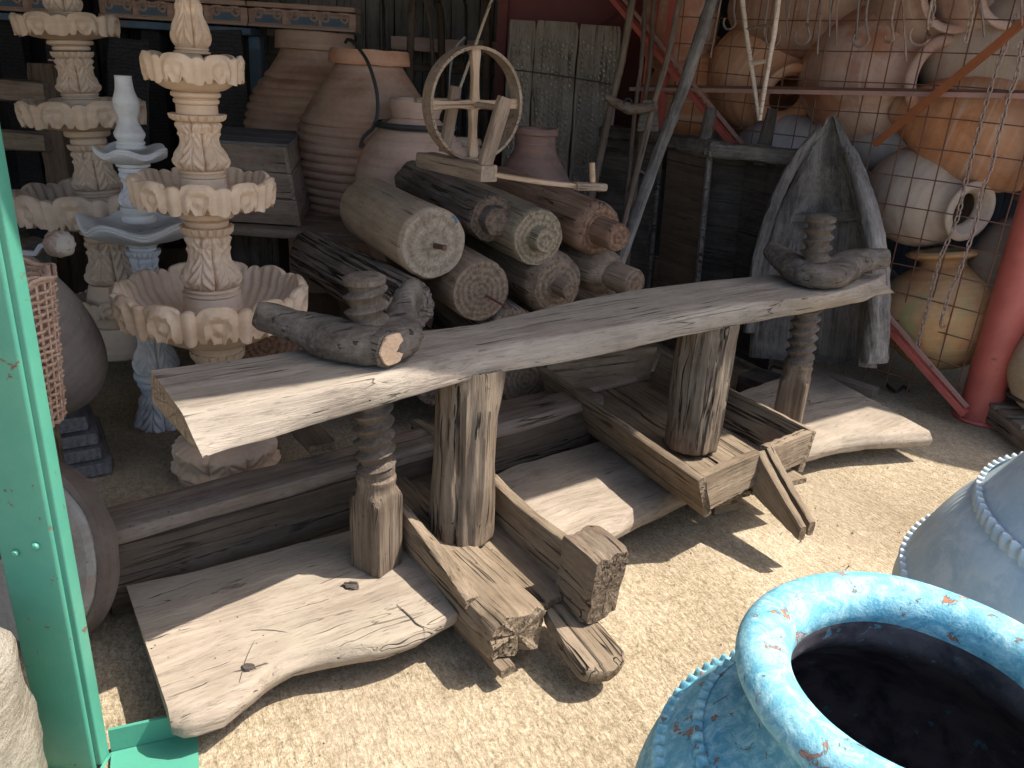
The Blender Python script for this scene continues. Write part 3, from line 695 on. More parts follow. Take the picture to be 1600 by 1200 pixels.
# ------------------------------------------------------------------ fountains
def bowl(R, hs, rb, dep, Nl, seed=0):
    """carved basin; z=0 is the rim top"""
    rows = [(rb*.9, -dep-.004), (rb, -dep)]
    for k in range(1, 8):
        a = k/8; rows.append((rb+(R*.93-rb)*a**.85, -dep+(dep-hs*.8)*a**1.35))
    ns = 12; i0 = len(rows)
    for k in range(ns+1): rows.append((R*(.955+.045*k/ns), -hs+hs*k/ns))
    i1 = len(rows)-1
    rows += [(R*.985, hs*.05), (R*.94, hs*.04), (R*.91, -hs*.1), (R*.88, -hs*.5), (R*.7, -dep*.62), (R*.4, -dep*.75), (.01, -dep*.76)]
    def mod(a, i, r, z):
        ph = (a*Nl/(2*pi)+.1*seed) % 1.0
        d = abs(ph-.36)/.34; d2 = abs(ph-.86)/.13
        if i0 <= i <= i1+2:
            u = min(1, (i-i0)/ns)
            if d < 1:
                top = .22*sqrt(1-d*d); bot = .30*(abs(d-.45) < .18)*(1-abs(d-.45)/.18)
                e = sqrt(d*d+((u-.40)/.62)**2)
                rel = (.046+.026*cos(e*9.5))*(1 if e < 1 else .15)*R
                if e < 1.02 and u < .25 and d < .2: rel *= .2
            elif d2 < 1:
                top = .10*(1-d2*d2); bot = -.08*(1-d2*d2); rel = R*.06*(1-d2*d2)*(1-.4*abs(u-.5))
            else: top = -.06; bot = .14; rel = 0
            return r+rel*(1 if i <= i1 else .6), z+hs*(top*u-bot*(1-u)*-1)
        if i > i1+2:
            fl = 1+.018*cos(a*Nl*4)*(1 if i < i1+5 else 0)
            return r*fl, z
        return r*(1+.004*N(cos(a)*2, sin(a)*2, z*3+seed)), z
    return lathe(rows, Nl*22, mod, True, False)
def baluster(r0, r1, r2, h, seed=0, nl=6, amp=1.0):
    """leaf carved vase shaft, z from 0 (bottom, bulge) to h (top)"""
    pts = [(r2*.80, 0), (r2*.95, h*.06), (r2*1.02, h*.17), (r2*.93, h*.32), (r1*1.05, h*.52), (r1, h*.66), (r0*1.0, h*.82), (r0*1.08, h*.93), (r0*.95, h)]
    pr = smooth_prof(pts, 6)
    def mod(a, i, r, z):
        u = z/h; t_ = (a*nl/(2*pi)+.5*(u > .78)) % 1.0; d = abs(t_-.5)*2
        groove = max(0, 1-(1-d)*7)
        rib = max(0, 1-d*9)
        vein = sin((u*9+d*3.2)*pi)
        g = 1 - .19*groove - .07*rib + .055*vein*(1-groove)*(.2 < u+.0 or 1)*(d > .12)
        tip = 0
        if .66 < u < .80: tip = .20*max(0, 1-abs(u-.73)/.07)*max(0, 1-d*2.2)
        return r*(1+(g-1)*amp+tip*amp), z
    return lathe(pr, nl*20, mod)
def capring(r, h, n=20):
    return lathe([(r*.80, 0), (r*.92, h*.15), (r, h*.4), (r*1.04, h), (r*.6, h*1.02)], n*6, lambda a, i, q, z: (q*(1-(.10 if (a*n/(2*pi)) % 1 < .18 and i in (1, 2, 3) else 0)), z))
def fountain(name, label, Yd, axis, parts, mat, tilt=None, group='stacked stone fountains'):
    """axis: pixel x as a function of pixel y is taken from the vertical through axis=(x,y)"""
    A = Y_(axis[0], axis[1], Yd)
    t = thing(name, label, 'fountain', (A.x, Yd, 0), group)
    TL = Matrix.Identity(4)
    if tilt: TL = Matrix.Translation((A.x, Yd, tilt[0])) @ Matrix.Rotation(tilt[1], 4, 'Y') @ Matrix.Translation((-A.x, -Yd, -tilt[0]))
    def Zp(yp): return zat(A.x, Yd, yp)
    def Rp(rp_, yp): return rp_*mpp((A.x, Yd, Zp(yp)))
    for p in parts:
        kind, y0, y1 = p[:3]; z1, z0 = Zp(y0), Zp(y1); h = z1-z0
        M = TL @ Matrix.Translation((A.x, Yd, z0))
        if kind == 'bowl':      # rim y0, underside bottom y1, R, rb, skirt px
            R, rb, sk, nl = p[3:7]
            ob('bowl', bowl(Rp(R, y0), Rp(sk, y0), Rp(rb, y1), h, nl, seed=y0 % 7), mat, t, TL @ Matrix.Translation((A.x, Yd, z1)))
        elif kind == 'bal':
            r0, r1, r2 = (Rp(q, y0) for q in p[3:6])
            ob('carved_shaft', baluster(r0, r1, r2, h, nl=p[6] if len(p) > 6 else 6, amp=p[7] if len(p) > 7 else 1), mat, t, M)
        elif kind == 'ring':
            r0, r1 = Rp(p[3], y0), Rp(p[4], y1)
            rr = max(r0, r1)
            ob('collar', lathe(smooth_prof([(r1*.94, 0), (r1, h*.12), (r1, h*.35), (r1*.93, h*.42), (r0*.93, h*.55), (r0, h*.65), (r0, h*.9), (r0*.93, h)], 3), 48, lambda a, i, r, z: (r*(1+.004*N(cos(a)*3, sin(a)*3, z*9)), z)), mat, t, M)
        elif kind == 'cyl':
            r0, r1 = Rp(p[3], y0), Rp(p[4], y1)
            ob('drum', lathe([(r1*.97, 0), (r1, h*.05), (r0, h*.93), (r0*.96, h)], 48, lambda a, i, r, z: (r*(1+.006*N(cos(a)*3, sin(a)*3, z*9)), z)), mat, t, M)
        elif kind == 'cap':
            ob('leaf_ring', capring(Rp(p[3], y0), h), mat, t, M)
        elif kind == 'wavy':
            R, rb, th = Rp(p[3], y0), Rp(p[4], y1), Rp(p[5], y0)
            rows = [(rb, -h), (rb*1.05, -h+.004)] + [(rb+(R-rb)*(k/7), -h+(h-th)*(k/7)**1.8) for k in range(1, 8)] + [(R*1.015, -th*.75), (R*1.0, -th*.6), (R*1.025, -th*.4), (R*1.01, -th*.25), (R*1.03, 0), (R*.99, th*.05), (R*.93, -th*.3), (R*.6, -h*.45), (.01, -h*.5)]
            def mod(a, i, r, z, R=R, p=p):
                q = (r/R)**3
                return r*(1+.035*cos(5*a+p[6])*q), z+R*.085*q*cos(5*a+p[6])
            ob('wavy_bowl', lathe(rows, 100, mod, True, False), mat, t, TL @ Matrix.Translation((A.x, Yd, z1)))
        elif kind == 'vase':
            pr = [(Rp(r, y), Zp(y)-z0) for y, r in p[3][::-1]]
            ob('finial', lathe(smooth_prof(pr, 5), 48, lambda a, i, r, z: (r*(1+.05*max(0, cos(6*a))*(z < h*.5)), z)), mat, t, M)
    return t
fountain('tiered_fountain', 'sunny beige carved fountain of three scalloped bowls, just left of the long table', 2.85, (318, 290), [
    ('bal', -28, 74, 10, 19, 29, 6), ('ring', 74, 84, 25, 27), ('bowl', 92, 141, 73, 37, 33, 7), ('ring', 143, 162, 37, 34), ('cyl', 162, 178, 31, 31), ('cap', 178, 189, 42),
    ('bal', 189, 264, 31, 28, 41, 6), ('ring', 264, 276, 34, 35), ('cyl', 276, 300, 35, 36), ('bowl', 282, 328, 104, 44, 36, 9), ('ring', 328, 352, 42, 33), ('cap', 352, 366, 39),
    ('bal', 366, 446, 31, 30, 44, 6), ('ring', 446, 458, 41, 43), ('cyl', 458, 496, 43, 46), ('bowl', 452, 532, 139, 42, 44, 11), ('cyl', 530, 546, 40, 38), ('cap', 545, 560, 40), ('bal', 560, 640, 30, 32, 44, 6),
    ('ring', 640, 662, 44, 48), ('cyl', 662, 676, 48, 52), ('bal', 668, 728, 46, 74, 80, 8, .35), ('ring', 728, 738, 72, 76)], ST_BEIGE)
fountain('tiered_fountain', 'dusty beige carved fountain furthest left and furthest back of the three', 3.75, (152, 170), [
    ('bal', -60, 20, 12, 20, 27, 6), ('ring', 20, 27, 25, 26), ('bowl', 30, 62, 73, 34, 25, 7), ('ring', 64, 80, 33, 27), ('cap', 82, 92, 30), ('bal', 92, 146, 25, 24, 31, 6), ('ring', 146, 156, 27, 28), ('cyl', 156, 172, 27, 28),
    ('bowl', 164, 203, 88, 36, 30, 8), ('ring', 203, 226, 33, 26), ('cap', 226, 236, 31), ('bal', 236, 296, 26, 26, 34, 6), ('ring', 296, 306, 32, 33), ('cyl', 306, 335, 33, 36), ('bowl', 300, 355, 118, 38, 38, 10),
    ('ring', 355, 374, 37, 32), ('bal', 374, 440, 30, 30, 40, 6), ('cyl', 440, 470, 38, 46), ('bowl', 462, 505, 62, 40, 20, 8), ('cyl', 500, 545, 56, 60)], ST_BEIGE2, tilt=(.1, radians(-3.2)))
fountain('small_fountain', 'small white marble fountain of wavy bowls, standing between the two beige ones', 3.25, (221, 370), [
    ('vase', 118, 222, [(118, 13), (122, 12.5), (140, 14), (158, 19), (172, 18), (186, 14), (200, 19), (210, 23), (220, 18)]), ('ring', 220, 232, 21, 22), ('wavy', 232, 254, 52, 24, 9, .6), ('ring', 254, 268, 25, 22), ('bal', 268, 322, 20, 17, 26, 6),
    ('ring', 322, 346, 26, 25), ('wavy', 344, 378, 84, 24, 11, 2.2), ('ring', 378, 390, 23, 20), ('cap', 390, 400, 25), ('bal', 400, 470, 19, 17, 27, 6), ('ring', 470, 500, 28, 24), ('bal', 500, 580, 22, 22, 33, 6), ('ring', 580, 600, 34, 30), ('bal', 600, 668, 24, 30, 40, 6), ('ring', 668, 685, 40, 46)], ST_WHITE)

# ------------------------------------------------------------------ chest on its plank
P = Y_(400, 345, 4.15)
t = thing('wooden_chest', 'old dusty wooden chest with tapered sides, left of the ribbed clay jars', 'chest', (P.x, 4.15, P.z))
def Q(x, y, Y): return Y_(x, y, Y)
top = [Q(300, 175, 4.75), Q(392, 175, 4.75), Q(447, 222, 4.12), Q(335, 226, 4.12)]
zt = sum(v.z for v in top)/4
for v in top: v.z = zt
top = [V((-1.75, 4.85, zt)), V((-1.33, 4.85, zt)), Q(447, 222, 4.12), Q(300, 228, 4.12)]
zt = (top[2].z+top[3].z)/2
for v in top: v.z = zt
zb = Q(465, 352, 4.08).z
bot = [V((-1.80, 4.88, zb)), V((-1.26, 4.88, zb)), Q(470, 350, 4.06), Q(285, 358, 4.06)]
for v in bot: v.z = zb
def panel(a, b, c, d, th, mat, seed=0, nu=10, nv=4, name='board', par=None, wob=.003):
    """board between edge a-b (bottom) and d-c (top), thickness th inward"""
    n = (b-a).cross(d-a).normalized(); M = frame(a, b-a, d-a); Mi = M.inverted()
    st = [i/nu for i in range(nu+1)]
    def cor(u):
        p, q = a.lerp(b, u), d.lerp(c, u); return [p, q, q-n*th, p-n*th]
    return ob(name, xf(polyrings(st, cor, 4, wob, seed), Mi), mat, par, M)
for k in range(3):
    u0, u1 = k/3+.004, (k+1)/3-.004
    for (i, j) in ((3, 2), (2, 1)):
        panel(bot[i].lerp(top[i], u0), bot[j].lerp(top[j], u0), bot[j].lerp(top[j], u1), bot[i].lerp(top[i], u1), .02, W_CHEST, k+i, par=t)
for k in range(3):
    u0, u1 = k/3+.004, (k+1)/3-.004
    up_ = V((0, 0, .012))
    panel(top[3].lerp(top[0], u0)+up_, top[2].lerp(top[1], u0)+up_+V((.01, 0, 0)), top[2].lerp(top[1], u1)+up_+V((.01, 0, 0)), top[3].lerp(top[0], u1)+up_, .022, W_STEP, k+7, name='lid_board', par=t)
a, b = Q(330, 372, 4.0), Q(505, 352, 4.0)
b.z = a.z = zb-.03
tag(ob('shelf_plank', beam((b-a).length+.5, .42, .045, 20, .004, 5), W_BEAMG, None, frame(a-(b-a)*.3+V((0, .2, 0)), b-a)), 'narrow tan shelf plank carrying the old tapered chest', 'plank')
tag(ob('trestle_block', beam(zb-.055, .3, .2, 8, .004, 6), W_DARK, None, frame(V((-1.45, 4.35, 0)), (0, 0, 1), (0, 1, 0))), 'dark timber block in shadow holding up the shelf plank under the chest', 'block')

# ------------------------------------------------------------------ rollers
ROLL = thing  # each roller is a thing of its own
def roller(label, cx, cy, Yd, rpx, L, mat, dirv=(-.45, .89, 0), tenon=None, seed=0, ridges=0, cracks=(), spike=None, facets=0, back_tenon=False, wob=.006, chamfer=.012, taper=1.0, prof=None):
    c = Y_(cx, cy, Yd); r = rpx*mpp(c)
    d = V(dirv).normalized()
    t = thing('wooden_roller', label, 'roller', c, 'old wooden rollers stacked in a heap')
    M = frame(c, d)
    ob('barrel', logv(L, r, seed=seed, wob=wob, ridges=ridges, cracks=cracks, chamfer=chamfer, taper=taper, prof=prof), mat, t, M)
    if tenon:
        tr, tl, fac = tenon; tr *= mpp(c)
        ob('tenon', logv(tl+.01, tr, nx=12, seg=36, wob=.003, seed=seed+3, chamfer=.008, facets=fac), mat, t, frame(c-d*tl, d))
    if back_tenon:
        ob('tenon', logv(.09, r*.6, nx=8, seg=32, wob=.01, seed=seed+9), mat, t, frame(c+d*(L-.01), d))
    if spike:
        s0, s1, sr = spike
        e = c-d*.0
        p1 = Y_(s1[0], s1[1], Yd-.10); p0 = Y_(s0[0], s0[1], Yd+.01)
        ob('iron_spike', tube([p0, p0.lerp(p1, .5), p1], lambda u: sr*(1-.25*u), 10, wob=.15), M_RUSTW, t)
        ob('spike_head', xf(lathe([(.001, -.010), (.011, -.008), (.012, .0), (.009, .008), (.001, .010)], 12), zframe(p1, p1-p0)), M_RUSTW, t)
    return t
D1 = (-.50, .86, .015)
roller('thick pale smooth roller topping the left of the heap, blue dab on its face', 678, 383, 3.15, 57, .78, W_PALE, D1, seed=1, spike=((680, 384), (694, 387), .012), wob=.005, taper=.98, chamfer=.02)
roller('dark cracked roller with six sided tenon, under the spinning wheel frame', 768, 342, 3.42, 38, .85, W_GREY, (-.52, .86, .04), tenon=(24, .06, 6), seed=2, cracks=((pi*.55, .10, .012, 0, .8), (pi*.2, .08, .010, .1, 1)), wob=.010)
roller('greenish roller with pale round tenon, right of the dark cracked one', 842, 372, 3.38, 46, .9, W_GREEN, (-.50, .86, .03), tenon=(19, .06, 0), seed=3, wob=.008)
roller('reddish brown roller with worn neck and round knob tenon, top right of the heap', 938, 360, 3.55, 43, .9, W_RED, (-.56, .83, .05), tenon=(22, .13, 0), seed=4, chamfer=.03, wob=.007, cracks=((pi*.5, .05, .006, 0, .7),))
roller('rough ridged grey roller lying left of the pale smooth one, behind the screw nut', 642, 482, 3.05, 46, .95, W_RIDGE, (-.62, .78, .02), seed=5, ridges=.022, wob=.012, back_tenon=True)
roller('brown roller with a long rusty spike in its ringed end, below the pale smooth one', 752, 455, 3.20, 51, .8, W_BROWN, D1, seed=6, spike=((760, 462), (790, 479), .006), wob=.005, cracks=((pi*.75, .07, .014, 0, .25),))
roller('brown roller with a worn rounded end below the greenish one', 872, 446, 3.42, 50, .85, W_BROWN, (-.50, .86, .02), tenon=(13, .10, 0), seed=7, chamfer=.045, wob=.010)
roller('roller with long round tenon just above the table top, furthest right', 958, 430, 3.55, 36, .8, W_GREY if False else W_BROWN, (-.62, .78, .03), tenon=(22, .14, 0), seed=8, chamfer=.05, wob=.012)
roller('dim roller whose grey flank shows just above the table top, under the brown spiked one', 800, 528, 3.30, 48, .8, W_GREY, D1, seed=9)
roller('lowest roller resting on the ground, seen under the table between the two posts', 822, 592, 3.45, 47, .8, W_BROWN, D1, seed=10, chamfer=.02)
roller('dim roller on the ground behind the left post of the table', 690, 590, 3.30, 50, .8, W_GREY, D1, seed=11)
roller('dim roller at the back of the heap behind the table', 965, 520, 3.75, 46, .8, W_BROWN, D1, seed=12)
roller('dim roller low in the heap just right of the table screw', 650, 560, 3.35, 46, .7, W_BROWN, D1, seed=13)
roller('pale cut log end in shadow behind the left end of the table top', 420, 560, 3.0, 46, .5, W_CUT, (-.3, .95, 0), seed=14, wob=.012) if False else None
cc = Y_(415, 540, 3.15)
tag(ob('chopping_log', logv(.55, .17, seed=14, wob=.015, cracks=((pi*.4, .06, .02, 0, 1),)), W_RED, None, frame(V((cc.x, cc.y, cc.z)), (-.2, .97, -.05))), 'tan log end in shade behind the left end of the table top', 'log')
tag(ob('paint_dab', tube(spline([Y_(706, 338, 3.075), Y_(712, 341, 3.075), Y_(714, 348, 3.075)], 4), .005, 8, wob=.5), P_BRICKBLUE), 'small dab of blue paint on the face of the pale smooth roller', 'paint dab')

# ------------------------------------------------------------------ spinning wheel
o = Y_(735, 245, 3.40)
t = thing('spinning_wheel', 'light wooden spinning wheel frame with hoop and four spokes, resting on top of the rollers', 'spinning wheel', o)
A, B = Y_(662, 243, 3.52), Y_(764, 278, 3.20)
zb_ = (A.z+B.z)/2; A.z = B.z = zb_
ob('base_block', beam((B-A).length, .085, .065, 20, .003, 1, .1), W_WHEEL2, t, frame(A, B-A))
mid = A.lerp(B, .5)
ax = (B-A).normalized(); side = V((0, 0, 1)).cross(ax).normalized()
C_ = Y_(740, 163, 3.40); 
def face(P, dx, dz): return P
# wheel plane: contains z and a horizontal direction nearly facing the camera
wr = .212
wd = V((.80, .60, 0)).normalized()   # horizontal direction inside the wheel plane
wn = V((0, 0, 1)).cross(wd).normalized()
hoop = [(wr, -.030), (wr+.012, -.031), (wr+.014, 0), (wr+.012, .031), (wr, .030), (wr-.003, 0)]
Mh = zframe(C_, wn)
ob('hoop', lathe(hoop, 72, lambda a, i, r, z: (r*(1+.012*cos(2*a)), z), False, False), W_WHEEL2, t, Mh) if False else None
hp_r = []
for k in range(72):
    a = 2*pi*k/72
    dr = wd*cos(a)+V((0, 0, 1))*sin(a)
    c0 = C_+dr*wr
    hp_r.append([c0+dr*x_+wn*z_ for x_, z_ in ((-.006, -.033), (.006, -.034), (.008, 0), (.006, .034), (-.006, .033), (-.004, 0))])
ob('hoop', loft(hp_r, False, False, True), W_WHEEL2, t)
def spoke(d):
    L = wr-.008
    def sh(u, w_, t_): return (.042-.020*sin(pi*min(1, u*1.1))*.6, .030, 0, 0)
    return beam(L, .04, .03, 14, .001, 1, .2, shape=sh)
for k, ang in enumerate((92, 2, 182, 272)):
    a = radians(ang); dr = wd*cos(a)+V((0, 0, 1))*sin(a)
    ob('spoke', spoke(0), W_WHEEL, t, frame(C_+dr*.004+wn*(.004*k-.006), dr, wn))
ob('axle', tube([C_-wn*-.16, C_-wn*.20], .012, 16), W_WHEEL2, t)
def upr(p0, p1, w_=.05, th=.028, seed=0, mat=W_WHEEL2):
    return ob('upright', beam((p1-p0).length, w_, th, 14, .002, seed, .12), mat, t, frame(p0, p1-p0, wn))
upr(Y_(757, 258, 3.22), Y_(789, 152, 3.24), .055, .03, 2)
upr(Y_(694, 238, 3.50), Y_(712, 135, 3.52), .045, .03, 3)
ob('cross_arm', beam(.20, .03, .022, 8, .001, 4), W_WHEEL2, t, frame(Y_(649, 156, 3.42), Y_(700, 158, 3.52)-Y_(649, 156, 3.42)))
aA, aB = Y_(770, 272, 3.24), Y_(938, 292, 3.42)
ob('foot_bar', beam((aB-aA).length, .045, .018, 20, .001, 5, .2, bow=-.008), W_WHEEL, t, frame(aA, aB-aA))
ob('foot_end', beam(.15, .05, .035, 12, .003, 7, .4), W_WHEEL2, t, frame(Y_(898, 290, 3.36), Y_(946, 292, 3.44)-Y_(898, 290, 3.36)))
ob('peg', tube([Y_(926, 285, 3.40), Y_(925, 254, 3.40)], .012, 12, wob=.1), W_WHEEL, t)

# ------------------------------------------------------------------ threshing boards against the red wall
t = thing('threshing_boards', 'leaning old threshing sledge of three boards studded with rows of stone chips', 'threshing board', (.55, 5.3, 0))
M_CHIP = clay('pale_flint_chips', ((.45, .43, .37), (.62, .59, .52), (.75, .72, .65)), 20, dust=.2, rough=.5)
cols = [(797, 838, 33), (839, 905, 34), (906, 972, 41)]
for k, (x0, x1, yt) in enumerate(cols):
    tl = Y_(x0, yt-2, 5.75); tr = Y_(x1-1, yt+ (4 if k == 1 else 2), 5.75)
    zt_ = (tl.z+tr.z)/2
    dn = V((-.005, -.42, -zt_))
    wdt = (tr-tl).length
    M = frame(tl.lerp(tr, .5)+dn, -dn, (0, -1, .2))
    Lb = dn.length
    ob('board', beam(Lb, wdt, .045, 40, .006, k+3, .1), W_SLEDGE, t, M)
    vv = []
    rows = int(Lb*.93/.036); ncol = max(2, int(wdt/.034))
    for i in range(rows):
        for j in range(ncol):
            if random.random() < .12: continue
            cx_ = .06+i*.036+random.uniform(-.006, .006)+(.020 if j % 2 else 0); cy_ = -wdt/2+.02+(wdt-.04)*(j+.5)/ncol+random.uniform(-.004, .004)
            a = random.uniform(-.4, .4)+.5; l_, w_, h_ = random.uniform(.011, .018), random.uniform(.006, .010), random.uniform(.012, .020)
            ca, sa = cos(a), sin(a)
            pts = [V((cx_+ca*p-sa*q, cy_+sa*p+ca*q, z+.006)) for p, q, z in ((-l_, 0, .022), (0, -w_, .022), (l_, 0, .022), (0, w_, .022), (-l_*.4, 0, .026+h_), (l_*.5, 0, .028+h_*.8))]
            vv.append((pts, [(0, 1, 4), (1, 5, 4), (1, 2, 5), (2, 3, 5), (3, 4, 5), (3, 0, 4)]))
    vs_, fs_ = join(*vv)
    c_ = ob('stone_chips', (vs_, fs_), M_CHIP, t, M, smooth=False); c_['kind'] = 'stuff'
ob('wire_tie', tube([Y_(793, 108, 5.52), Y_(860, 116, 5.50), Y_(960, 132, 5.52)], .005, 6), M_IRON, t)
# ------------------------------------------------------------------ dark upright bins and boat shaped trough
def wall4(a, b, c, d, th, mat, name, par, seed=0, wob=.005): return panel(a, b, c, d, th, mat, seed, 14, 4, name, par, wob)
t = thing('wooden_bin', 'blackened open fronted wooden bin with brown side board, standing upright beside the boat shaped trough', 'wooden bin', (1.25, 4.4, 0))
fl = Y_(1108, 232, 4.70); fr_ = Y_(1246, 262, 4.52); bl = Y_(1046, 214, 5.02)
br = bl+(fr_-fl)
zt = fl.z
for v in (fl, fr_, bl, br): v.z = zt
sh = V((.02, -.16, 0))
def dn(v, z=.02): return V((v.x+sh.x, v.y+sh.y, z))
wall4(dn(bl), dn(fl), fl, bl, .035, W_BINBROWN, 'side_board', t, 1)
wall4(dn(fr_), dn(br), br, fr_, .035, W_DARK, 'side_board', t, 2)
wall4(dn(bl)+V((.04, 0, 0)), dn(br), br, bl+V((.04, 0, 0)), .03, W_DARK, 'back_board', t, 3)
e1 = V((0, 0, .03))
ob('front_edge', tube([dn(fl)+V((0, -.02, 0)), dn(fl).lerp(fl, .5)+V((.004, -.022, 0)), fl+V((0, -.02, 0))], .017, 6, wob=.5, seed=3), W_DARKTOP, t)
ob('top_beam', beam((fr_-fl).length+.16, .075, .085, 16, .010, 4), W_DARKTOP, t, frame(fl+V((-.02, -.01, .0)), fr_-fl))
ob('top_beam', beam((fl-bl).length+.05, .075, .085, 12, .010, 5), W_DARKTOP, t, frame(bl, fl-bl))
for (x0, y0, x1, y1, Yd, s) in ((1098, 240, 1112, 168, 4.74, 6), (1186, 258, 1206, 170, 4.66, 7)):
    a, b = Y_(x0, y0, Yd), Y_(x1, y1, Yd)
    ob('horn', beam((b-a).length, .085, .045, 12, .008, s, .4, taper=.72), W_DARKTOP if s == 6 else W_DARK, t, frame(a, b-a, (0, -1, 0)))
t = thing('wooden_bin', 'black upright wooden bin left of the brown sided one, poles leaning on it', 'wooden bin', (.95, 4.9, 0))
a, b = Y_(944, 205, 5.25), Y_(1034, 215, 5.1)
b.z = a.z
c_, d_ = V((b.x+.02, b.y-.12, .02)), V((a.x+.02, a.y-.12, .02))
wall4(d_, c_, b, a, .04, W_DARK, 'front_board', t, 4)
wall4(c_, c_+V((.1, .5, 0)), b+V((.1, .5, 0)), b, .03, W_DARK, 'side_board', t, 5)
ob('front_edge', tube([c_+V((0, -.015, 0)), b+V((0, -.015, 0))], .015, 6, wob=.4), W_DARKTOP, t)
ob('top_beam', beam((b-a).length+.05, .08, .07, 10, .008, 8), W_DARK, t, frame(a-V((.02, 0, 0)), b-a))
ob('hook', tube([Y_(992, 262, 4.7), Y_(1018, 278, 4.62)], .006, 6), M_HOOK, t)

Pb, Pt = FP(1262, 566, -.52), FP(1299, 182, -.24)
t = thing('dugout_trough', 'grey boat shaped dugout trough standing on end with pointed tip up, leaning on the cage', 'trough', (Pb.x, Pb.y, 0))
ax_ = (Pt-Pb); Ln = ax_.length
M = frame(Pb, ax_, -FN)
hw_ = [(0, .335), (.12, .345), (.3, .345), (.45, .325), (.6, .265), (.75, .185), (.88, .10), (.96, .045), (1, .015)]
def cur(u, tb):
    for (a, p), (b, q) in zip(tb[:-1], tb[1:]):
        if u <= b: return p+(q-p)*(u-a)/(b-a)
    return tb[-1][1]
rings = []
for i in range(61):
    u = i/60; h = cur(u, hw_); x = u*Ln
    tw = min(.075+.02*N(u*6, 1, 1), h*.55); dep = .15*min(1, h/.2)+.02
    cav = (.13 if u < .62 else .13-.55*(u-.62)) ; cav = max(min(cav, dep-.025), .006)
    if u < .03: cav *= .6+u*13
    ring = []
    def pp(y, z): ring.append(V((x+.008*N(y*8, u*9, 3), y+.010*N(u*6, y*4, z*4)+.003*N(u*25, y*20, 1), z+.008*N(u*7, y*6, 2)+.003*N(u*30, y*24, 7))))
    for k in range(13):
        a = pi*k/12; pp(-h*cos(a), -dep*sin(a)**.7-.02)
    pp(h, .0); pp(h-tw*.5, .012); pp(h-tw, .0)
    for k in range(1, 14):
        a = pi*k/14; c1 = cos(a); yy = (h-tw)*c1
        zz = -cav*(sin(a)**(.55 if u < .62 else 1.2))
        pp(yy, zz)
    pp(-h+tw, .0); pp(-h+tw*.5, .012); pp(-h, .0)
    rings.append(ring)
ob('hull', loft(rings), W_BOAT, t, M)
a, b = FP(1296, 192, -.12), FP(1293, 318, -.22)
ob('cross_shelf', beam(.5, .05, .03, 12, .006, 3, .3), W_BOAT, t, frame(Pb+ax_*.60+M.col[1].xyz*-.235+M.col[2].xyz*-.045, M.col[1].xyz, M.col[2].xyz))
rw = [FP(1366, 566, -.50), FP(1372, 470, -.46), FP(1368, 380, -.42), FP(1350, 300, -.36), FP(1326, 235, -.29)]
Mr = frame(rw[0], rw[-1]-rw[0], -FN)
ob('right_wall', xf(tube(spline(rw, 8), lambda u: .058*(1-.45*u), 18, flat=1.5, up=-FN, wob=.16, seed=3), Mr.inverted()), W_BOAT, t, Mr)
lw = [FP(1172, 520, -.52), FP(1182, 420, -.46), FP(1204, 335, -.40), FP(1240, 258, -.32), FP(1286, 200, -.26)]
Mr = frame(lw[0], lw[-1]-lw[0], -FN)
ob('left_wall', xf(tube(spline(lw, 8), lambda u: .030*(1-.2*u), 14, flat=1.6, up=-FN, wob=.18, seed=5), Mr.inverted()), W_BOAT, t, Mr)
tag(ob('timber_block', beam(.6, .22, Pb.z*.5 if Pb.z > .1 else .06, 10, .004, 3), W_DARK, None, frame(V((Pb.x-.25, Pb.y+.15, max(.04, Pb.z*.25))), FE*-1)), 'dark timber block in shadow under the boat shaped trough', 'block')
a, b = G(1205, 560, .03), G(1368, 612, .03)
tag(ob('wood_strip', beam((b-a).length, .09, .05, 24, .004, 9, .12), W_BEAMG, None, frame(V((a.x, a.y, .027)), V((b.x-a.x, b.y-a.y, 0)))), 'grey brown wooden strip lying on the ground below the boat shaped trough', 'strip of wood')
tag(ob('iron_scrap', tube(spline([G(1385, 600, .01), G(1400, 612, .012), G(1412, 604, .02), G(1420, 612, .01)], 5), .008, 8, wob=.5), M_IRON), 'small rusty iron scrap on the ground left of the red post', 'metal scrap')

# ------------------------------------------------------------------ poles and tools
def pole(name, label, pts, r, mat, cat='pole', group=None, seg=12, wob=.25, seed=0, flat=1, r1=None):
    P = [V(p) for p in pts]
    Mp = frame(P[0], P[-1]-P[0])
    o = ob(name, xf(tube(spline(P, 9), (lambda u: r+(r1-r)*u) if r1 else r, seg, wob=wob, seed=seed, flat=flat), Mp.inverted()), mat, None, Mp)
    return tag(o, label, cat, group)
def foot(p, dy=-.0): return V((p.x, p.y+dy, 0.0))
def pole2(label, x0, y0, x1, y1, Y0, Y1, r, mat, name='wooden_pole', cat='pole', seed=0, **k):
    a, b = Y_(x0, y0, Y0), Y_(x1, y1, Y1); d = a-b
    e = b-d*(b.z/d.z) if b.z > 0 and d.z > .1 else b
    up = a+d.normalized()*.35
    return pole(name, label, [e, b, a.lerp(b, .5)+V((.012, 0, 0)), a, up], r, mat, cat, 'wooden poles and tool handles leaning in the shed', seed=seed, **k)
pole2('brown wooden pole leaning just right of the stone studded boards', 988, 0, 948, 195, 5.25, 5.0, .022, W_TOOL, seed=1)
pole2('thin brown stick between two thicker poles, in front of the red frame post', 1008, 0, 990, 195, 5.3, 5.1, .013, W_TOOL, seed=2)
pole2('dark reddish stick closest to the red frame post of the cage', 1022, 0, 1002, 200, 5.2, 5.0, .015, W_BINBROWN, seed=3)
pole2('light brown wooden handle widening downwards onto the left dark bin', 1062, 0, 1016, 185, 4.95, 4.75, .017, W_TOOL, seed=4, r1=.017)
